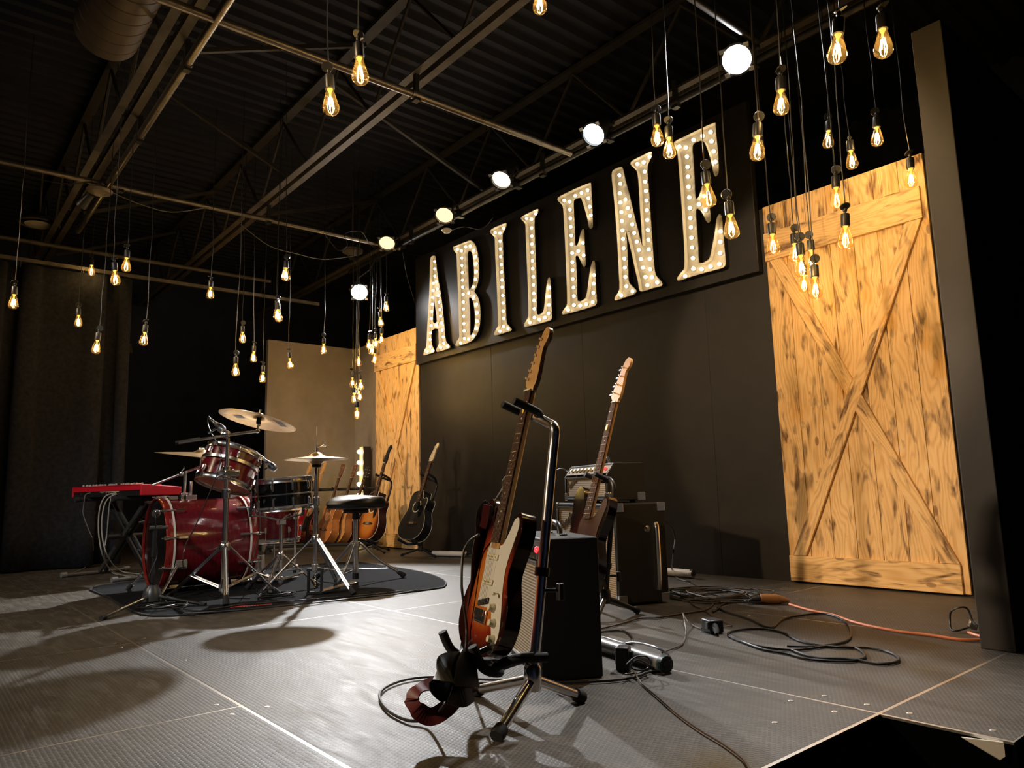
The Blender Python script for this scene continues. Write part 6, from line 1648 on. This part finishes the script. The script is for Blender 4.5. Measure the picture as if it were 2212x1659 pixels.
# low tube lights on the deck
def tube_light(label, a, c, r, m, cap=M_NICKEL, group='tube lights on the deck'):
    a, c = Vector(a), Vector(c)
    d = (c - a)
    t = thing('tube_light', label, 'tube light', a, 0, group)
    b = MB(); b.cyl(d * 0.02, d * 0.96, r, 18); part(t, 'tube', b, m, True)
    e = d.normalized()
    for q0, q1 in ((d * 0.0, d * 0.025), (d * 0.95, d)):
        b = MB(); b.cyl(q0, q1, r * 1.04, 18); part(t, 'end_cap', b, cap, True)
    b = MB(); b.cyl(d, d + e * 0.004, r * 0.55, 12); part(t, 'end_socket', b, M_BLACK, True)
    return t
tube_light('white tube light lying by the wall right of the black acoustic guitar', (-5.933, 3.920, 0.030), (-5.553, 4.054, 0.030), 0.024, M_TUBE)
tube_light('pale tube light lying by the wall behind the speaker cabinet', (-3.403, 4.026, 0.030), (-3.012, 4.011, 0.030), 0.026, M_TUBE)
tube_light('grey metal tube lying on the deck beside the small combo amplifier', (-2.001, 2.043, 0.028), (-1.592, 1.951, 0.028), 0.026, M_TUBEG, mat('teal_end_cap', (0.02, 0.045, 0.045), 0.4))

CZ = 0.006
def fcable(label, px_pts, r, m, group='cables on the deck'):
    return cable('floor_cable', px_pts, r, m, label, 'cable', group)
# guitar lead
jk = Vector(gpt(strat_M, 0.112, 0.008, 0.035))
b = MB(); b.tube([jk, jk + Vector((-0.012, -0.03, -0.012)), jk + Vector((-0.03, -0.075, -0.035))], [0.008, 0.008, 0.005], 10)
single('jack_plug', b, M_BLACK, 'black jack plug pushed into the sunburst guitar', 'plug')
cable('guitar_lead', [jk + Vector((-0.028, -0.07, -0.033)), (-1.596, 1.145, 0.195), (-1.561, 1.098, 0.169), (-1.543, 1.067, 0.123), (-1.543, 1.043, 0.085), (-1.685, 1.095, 0.020), (-1.748, 1.072, 0.008), (-1.865, 1.081, 0.007), (-1.996, 1.129, 0.007), (-2.077, 1.191, 0.007), (-2.118, 1.282, 0.007), (-2.093, 1.371, 0.007), (-1.986, 1.442, 0.007), (-1.873, 1.521, 0.007), (-1.773, 1.588, 0.007), (-1.668, 1.705, 0.007), (-1.622, 1.804, 0.007), (-1.630, 1.903, 0.007), (-1.671, 2.012, 0.007)], 0.0042, M_CABLE, 'black guitar lead looping on the deck left of the chrome stand', group='cables on the deck')
cable('guitar_lead', [(-1.727, 1.303, 0.475), (-1.774, 1.299, 0.451), (-1.789, 1.289, 0.414), (-1.777, 1.274, 0.337), (-1.764, 1.272, 0.273), (-1.751, 1.271, 0.211), (-1.737, 1.256, 0.139), (-1.932, 1.406, 0.020)], 0.0042, M_CABLE, 'black cable bowing out behind the left side of the sunburst guitar', group='cables on the deck')
# strap: ribbon swept along a path
def ribbon(path, width, wdirs, thick=0.003):
    pts = smooth_path(path, 6)
    n = len(pts)
    ws = smooth_path(wdirs, 6)
    b = MB()
    vs, fs = [], []
    for i, p in enumerate(pts):
        t_ = (pts[min(i + 1, n - 1)] - pts[max(i - 1, 0)]).normalized()
        w_ = ws[min(i, len(ws) - 1)]
        w_ = (w_ - t_ * w_.dot(t_)).normalized()
        nn = t_.cross(w_)
        for a, c in ((-1, -1), (1, -1), (1, 1), (-1, 1)):
            vs.append(p + w_ * (a * width / 2) + nn * (c * thick / 2))
    for i in range(n - 1):
        for k in range(4):
            l = (k + 1) % 4
            fs.append((i * 4 + k, i * 4 + l, (i + 1) * 4 + l, (i + 1) * 4 + k))
    fs += [(0, 1, 2, 3), tuple((n - 1) * 4 + k for k in (3, 2, 1, 0))]
    b.add(vs, fs)
    return b
Si = strat_M.inverted()
S3 = Si.to_3x3()
def sl(p): return Si @ Vector(p)
up_ = S3 @ Vector((0, 0, 1))
dep = S3 @ Vector((-0.767, 0.641, 0))
rg = S3 @ cr
b = ribbon([(-0.025, 0.030, 0.475), (-0.06, 0.034, 0.492), (-0.10, 0.038, 0.478), (-0.132, 0.034, 0.44)], 0.045, [dep] * 4)
part(strat, 'strap_end', b, mat('pale_strap_end', (0.45, 0.42, 0.36), 0.5), True, label='pale stitched end of the strap')
b = ribbon([sl((-1.749, 1.369, 0.556)), sl((-1.764, 1.356, 0.532)), sl((-1.778, 1.351, 0.477)), sl((-1.785, 1.342, 0.410)), sl((-1.790, 1.339, 0.329)), sl((-1.799, 1.330, 0.249)), sl((-1.783, 1.305, 0.170)), sl((-1.697, 1.225, 0.138))], 0.05, [rg, rg, rg + dep, rg + dep, rg + dep, rg + dep, rg, rg])
part(strat, 'strap', b, M_STRAPB, True, label='black leather strap hanging beside the body')
b = ribbon([sl((-1.749, 1.352, 0.559)), sl((-1.754, 1.350, 0.539)), sl((-1.760, 1.349, 0.512)), sl((-1.767, 1.346, 0.491))], 0.022, [rg] * 4); part(strat, 'strap_lace', b, M_STRAP, True)
b = ribbon([sl((-1.596, 1.189, 0.139)), sl((-1.571, 1.119, 0.158)), sl((-1.559, 1.069, 0.165)), sl((-1.567, 1.047, 0.152)), sl((-1.561, 1.060, 0.130)), sl((-1.556, 1.101, 0.114)), sl((-1.578, 1.153, 0.114))], 0.085, [dep + up_ * 0.6 + rg * 0.3] * 7)
part(strat, 'strap_fold', b, M_STRAPB, True, label='black strap folded over the stand cradle')
b = ribbon([sl((-1.591, 1.104, 0.121)), sl((-1.603, 1.057, 0.127)), sl((-1.609, 1.020, 0.122)), sl((-1.614, 1.003, 0.102)), sl((-1.601, 1.008, 0.078)), sl((-1.582, 1.035, 0.059)), sl((-1.571, 1.076, 0.073)), sl((-1.583, 1.134, 0.103)), sl((-1.591, 1.170, 0.109))], 0.042, [dep * 0.5 + up_, dep + up_ * 0.6, dep + up_ * 0.3 - rg * 0.3, up_ + dep * 0.4, up_ * 0.8 - rg * 0.4, up_ + dep * 0.6, up_ + dep * 0.5, up_ + dep, up_ + dep])
part(strat, 'strap_tail', b, M_STRAP, True, label='oxblood lining of the strap curling to the floor')

# power gear
t = thing('power_tap', 'black three way power tap on the deck at the end of the coiled lead', 'power tap', (-1.885, 2.616, 0.000), R(-25))
b = MB(); b.box((0, 0, 0.028), (0.075, 0.062, 0.052)); part(t, 'body', b, M_BLACK, True, bevel=0.006)
b = MB(); b.box((-0.05, 0.0, 0.025), (0.04, 0.03, 0.03)); part(t, 'plug', b, M_BLACK, True, bevel=0.005)
b = MB(); b.tube([(0.03, -0.01, 0.028), (0.065, -0.02, 0.02), (0.085, -0.03, 0.010)], [0.018, 0.012, 0.007], 10); part(t, 'strain_relief', b, M_RUBBER, True)
b = MB(); b.box((0.015, -0.034, 0.032), (0.02, 0.006, 0.026)); part(t, 'outlet', b, M_GCABLE, False)
t = thing('power_adapter', 'small black wall adapter lying by the grey metal tube', 'adapter', (-1.726, 1.894, 0.000), R(30))
b = MB(); b.box((0, 0, 0.038), (0.045, 0.055, 0.075)); part(t, 'body', b, M_BLACK, True, bevel=0.006)
b = MB(); b.box((-0.024, 0, 0.04), (0.003, 0.03, 0.04)); part(t, 'rating_plate', b, M_GCABLE, False)
b = MB(); b.box((0.026, 0, 0.05), (0.014, 0.02, 0.02)); part(t, 'cable_boss', b, M_RUBBER, True)
t = thing('cord_connector', 'clear amber plug joining the orange extension cord to black leads', 'connector', (-2.106, 3.421, 0.000), R(42))
b = MB(); b.tube([(-0.05, 0, 0.022), (-0.045, 0, 0.022), (0.03, 0, 0.022), (0.055, 0, 0.02), (0.09, 0, 0.014)], [0.018, 0.026, 0.025, 0.018, 0.009], 14); part(t, 'socket_body', b, mat('amber_plastic', (0.42, 0.19, 0.075), 0.3), True)
b = MB(); b.tube([(-0.05, 0, 0.022), (-0.085, 0, 0.02), (-0.11, 0, 0.012)], [0.020, 0.014, 0.006], 12); part(t, 'plug', b, M_BLACK, True)
cable('extension_cord', [(-1.990, 3.397, 0.012), (-1.848, 3.332, 0.006), (-1.712, 3.283, 0.006), (-1.551, 3.164, 0.006), (-1.369, 3.094, 0.006), (-1.231, 3.094, 0.006), (-1.115, 3.083, 0.006), (-1.049, 3.166, 0.006), (-0.981, 3.300, 0.006), (-0.893, 3.404, 0.006)], 0.0055, M_ORANGE, 'orange extension cord running to the right edge of the stage', group='cables on the deck')
cable('extension_cord', [(-1.150, 3.243, 0.006), (-1.109, 3.206, 0.006), (-1.038, 3.177, 0.006), (-0.955, 3.208, 0.006), (-0.853, 3.237, 0.006)], 0.0055, M_ORANGE, 'short salmon cord lying under the orange extension cord', group='cables on the deck')
# the black coil in the middle right
fcable('black power lead coiled in wide flat loops on the deck', [(-1.776, 2.570, 0.006), (-1.689, 2.517, 0.006), (-1.569, 2.482, 0.006), (-1.462, 2.518, 0.006), (-1.410, 2.652, 0.006), (-1.326, 2.688, 0.006), (-1.240, 2.568, 0.006), (-1.257, 2.477, 0.006), (-1.357, 2.420, 0.006), (-1.455, 2.443, 0.006), (-1.573, 2.457, 0.006), (-1.786, 2.585, 0.006), (-1.820, 2.685, 0.006), (-1.774, 2.781, 0.006), (-1.665, 2.773, 0.006), (-1.527, 2.667, 0.006), (-1.391, 2.649, 0.006), (-1.291, 2.721, 0.006), (-1.197, 2.687, 0.006), (-1.140, 2.589, 0.006), (-1.166, 2.511, 0.006), (-1.259, 2.513, 0.006), (-1.359, 2.455, 0.006), (-1.474, 2.507, 0.006)], 0.0048, M_CABLE)
fcable('black lead arching in one big loop above the flat coil', [(-2.215, 3.124, 0.006), (-2.105, 3.040, 0.006), (-1.919, 2.941, 0.006), (-1.751, 2.828, 0.006), (-1.816, 3.033, 0.006), (-1.801, 3.204, 0.006), (-1.746, 3.286, 0.006), (-1.600, 3.164, 0.006), (-1.454, 2.914, 0.006), (-1.405, 2.746, 0.006), (-1.446, 2.619, 0.006), (-1.522, 2.559, 0.006)], 0.0046, M_CABLE)
fcable('black lead running to the amber plug', [(-2.175, 3.337, 0.012), (-2.263, 3.356, 0.006), (-2.247, 3.210, 0.006), (-2.195, 3.104, 0.006), (-2.153, 2.998, 0.006)], 0.0042, M_CABLE)
fcable('dark lead waving back from the amber plug to the cabinet', [(-2.236, 3.450, 0.012), (-2.383, 3.581, 0.006), (-2.391, 3.462, 0.006), (-2.526, 3.486, 0.006), (-2.501, 3.326, 0.006), (-2.642, 3.391, 0.006), (-2.798, 3.508, 0.006)], 0.0042, M_CABLE)
fcable('brown cord snaking forward from behind the cabinet to the small amplifier', [(-2.397, 3.305, 0.006), (-2.290, 3.193, 0.006), (-2.216, 3.014, 0.006), (-2.234, 2.858, 0.006), (-2.251, 2.711, 0.006), (-2.298, 2.637, 0.006), (-2.268, 2.449, 0.006), (-2.266, 2.336, 0.006)], 0.0042, M_BCABLE)
fcable('thin brown cord with a sharp bend behind the power tap', [(-1.779, 2.158, 0.006), (-1.793, 2.229, 0.006), (-1.822, 2.335, 0.006), (-1.951, 2.526, 0.006), (-2.067, 2.668, 0.030), (-2.142, 2.761, 0.030), (-2.076, 2.701, 0.015), (-2.005, 2.655, 0.006), (-1.947, 2.624, 0.006)], 0.003, M_BCABLE)
fcable('brown cord wandering diagonally past the power tap', [(-2.581, 3.372, 0.006), (-2.368, 3.127, 0.006), (-2.216, 3.014, 0.006), (-2.037, 2.868, 0.006), (-1.903, 2.776, 0.006), (-1.906, 2.745, 0.006)], 0.003, M_BCABLE)
fcable('thin brown twin cord running down to the front edge of the stage', [(-1.671, 1.872, 0.020), (-1.563, 1.790, 0.006), (-1.433, 1.707, 0.006), (-1.301, 1.622, 0.006), (-1.178, 1.554, 0.006), (-1.082, 1.511, 0.006), (-1.005, 1.467, 0.006), (-0.964, 1.431, 0.006), (-0.906, 1.365, 0.006)], 0.0028, M_BCABLE)
fcable('black lead looping behind the grey metal tube', [(-2.212, 2.274, 0.006), (-2.169, 2.368, 0.006), (-2.073, 2.323, 0.006), (-1.973, 2.219, 0.006), (-1.982, 2.187, 0.006), (-2.106, 2.216, 0.006), (-2.159, 2.218, 0.006)], 0.0042, M_CABLE)
fcable('black lead curving from the tube light end to the amplifier', [(-2.000, 2.057, 0.006), (-1.963, 2.114, 0.006), (-1.894, 2.128, 0.030), (-1.703, 2.018, 0.060), (-1.628, 1.998, 0.050), (-1.600, 1.984, 0.030), (-1.613, 1.976, 0.006), (-1.633, 1.906, 0.006)], 0.0042, M_CABLE)
fcable('black patch lead curled against the end of the grey tube', [(-1.621, 1.789, 0.050), (-1.637, 1.851, 0.060), (-1.621, 1.885, 0.060), (-1.611, 1.894, 0.040), (-1.623, 1.884, 0.020), (-1.649, 1.858, 0.020), (-1.640, 1.832, 0.040), (-1.603, 1.830, 0.060), (-1.611, 1.886, 0.030), (-1.638, 1.878, 0.010), (-1.659, 1.824, 0.010)], 0.0026, M_CABLE)
rj = random.Random(21)
names = ['black lead in the tangle right of the big cabinet, nearest the wall', 'brown lead in the tangle right of the big cabinet, widest loop', 'dark lead in the tangle, hugging the cabinet corner', 'brown lead crossing the top of the cable tangle', 'black lead at the front of the cable tangle', 'thin brown lead at the right end of the cable tangle']
for i, nm in enumerate(names):
    cx_, cy_ = 1470 + 16 * i, 1276 + 5 * (i % 3)
    pts = []
    ph = rj.uniform(0, 6.28)
    for k in range(11):
        q = ph + k * 0.95
        pts.append((-2.66 + 0.02 * i + (0.17 + 0.05 * rj.random()) * math.cos(q) + 0.03 * k * rj.random(), 3.42 + 0.04 * (i % 3) + (0.20 + 0.06 * rj.random()) * math.sin(q), CZ + 0.004 * (i % 3)))
    pts = [(x + 0.06, y, z) for x, y, z in pts]
    cable('floor_cable', pts, 0.004, M_BCABLE if i % 2 else M_CABLE, nm, 'cable', 'cables on the deck')
cable('wall_cable', [(-2.659, 3.325, 0.400), (-2.675, 3.392, 0.365), (-2.673, 3.409, 0.300), (-2.659, 3.366, 0.214), (-3.259, 4.105, 0.020), (-3.063, 3.916, 0.006), (-2.920, 3.847, 0.006)], 0.004, M_CABLE, 'black cable bowing out behind the big cabinet', 'cable', 'cables on the deck')
cable('wall_cable', [(-2.836, 2.652, 0.693), (-2.779, 2.639, 0.705), (-2.725, 2.629, 0.689), (-2.696, 2.618, 0.678)], 0.0042, M_CABLE, 'black lead plugged into the left end of the amplifier head', 'cable', 'cables on the deck')
# coils on the drum carpet
def coil(label, cx, cy, n, r0, seed):
    rr = random.Random(seed)
    pts = []
    for k in range(n * 9):
        q = k * 2 * math.pi / 9
        r_ = r0 * (0.75 + 0.25 * math.sin(k * 0.31 + seed)) + rr.uniform(-0.01, 0.01)
        pts.append((cx + r_ * 0.9 * math.cos(q) + 0.015 * math.sin(k * 0.2), cy + r_ * 1.15 * math.sin(q), 0.014 + 0.0028 * (k / 9)))
    return cable('coiled_cable', pts, 0.0034, M_CABLE, label, 'cable', 'coiled cables', 3, 6)
p = (-4.366, 1.782, 0.010); coil('black cable coiled on the carpet below the snare stand', p[0], p[1], 6, 0.10, 3)
p = (-4.437, 1.157, 0.010); coil('black cable coiled at the carpet corner by the microphone stand', p[0], p[1], 5, 0.12, 8)
cable('carpet_cable', [(-4.121, 1.177, 0.012), (-4.061, 1.286, 0.012), (-3.979, 1.474, 0.012), (-3.947, 1.664, 0.012), (-3.914, 1.864, 0.012), (-3.913, 2.093, 0.012), (-3.864, 2.278, 0.012), (-3.912, 2.468, 0.012)], 0.004, M_CABLE, 'long black cable lying along the front edge of the drum carpet', group='cables on the deck')
cable('carpet_cable', [(-4.791, 1.121, 0.012), (-4.457, 1.186, 0.012), (-4.167, 1.271, 0.012), (-4.189, 1.500, 0.012), (-4.126, 1.685, 0.012), (-4.052, 1.930, 0.012), (-3.975, 2.187, 0.012), (-3.962, 2.401, 0.012)], 0.0035, M_CABLE, 'second black cable lying just behind the carpet edge cable', group='cables on the deck')
# wire loop with clips by the right wing
t = thing('wire_loop', 'bent black wire loop with a silver clip at the foot of the right wing', 'wire', (-1.183, 3.307, 0.000))
o0 = Vector((-1.183, 3.307, 0.000))
b = MB(); b.tube([Vector(q) - o0 for q in smooth_path([(-1.158, 3.313, 0.020), (-1.182, 3.235, 0.010), (-1.208, 3.237, 0.010), (-1.221, 3.268, 0.040), (-1.213, 3.269, 0.076), (-1.179, 3.274, 0.094), (-1.162, 3.296, 0.086), (-1.148, 3.290, 0.045), (-1.128, 3.265, 0.030)], 5)], 0.004, 7); part(t, 'wire', b, M_CABLE, True)
b = MB(); b.box((0.03, -0.0, 0.025), (0.03, 0.03, 0.03), None, (0.2, 0.3, 0.5)); part(t, 'clip', b, M_NICKEL, True, bevel=0.004)
b = MB(); b.tube([Vector(q) - o0 for q in smooth_path([(-1.128, 3.265, 0.030), (-1.140, 3.383, 0.020), (-1.139, 3.418, 0.030)], 4)], 0.003, 6); part(t, 'tail', b, M_GCABLE, True)
# small flap of paper taped on the dark wall, far left
b = MB(); b.prism([(-0.03, 0.0), (0.02, 0.0), (0.0, 0.13), (-0.02, 0.13)], -0.002, 0.002)
single('paper_flap', b, M_DUCT, 'small tan paper flap hanging on the dark wall beside the curtain', 'paper', M=Matrix.Translation((-11.335, 2.399, 2.683)) @ Matrix.Rotation(R(90), 4, 'Z'))
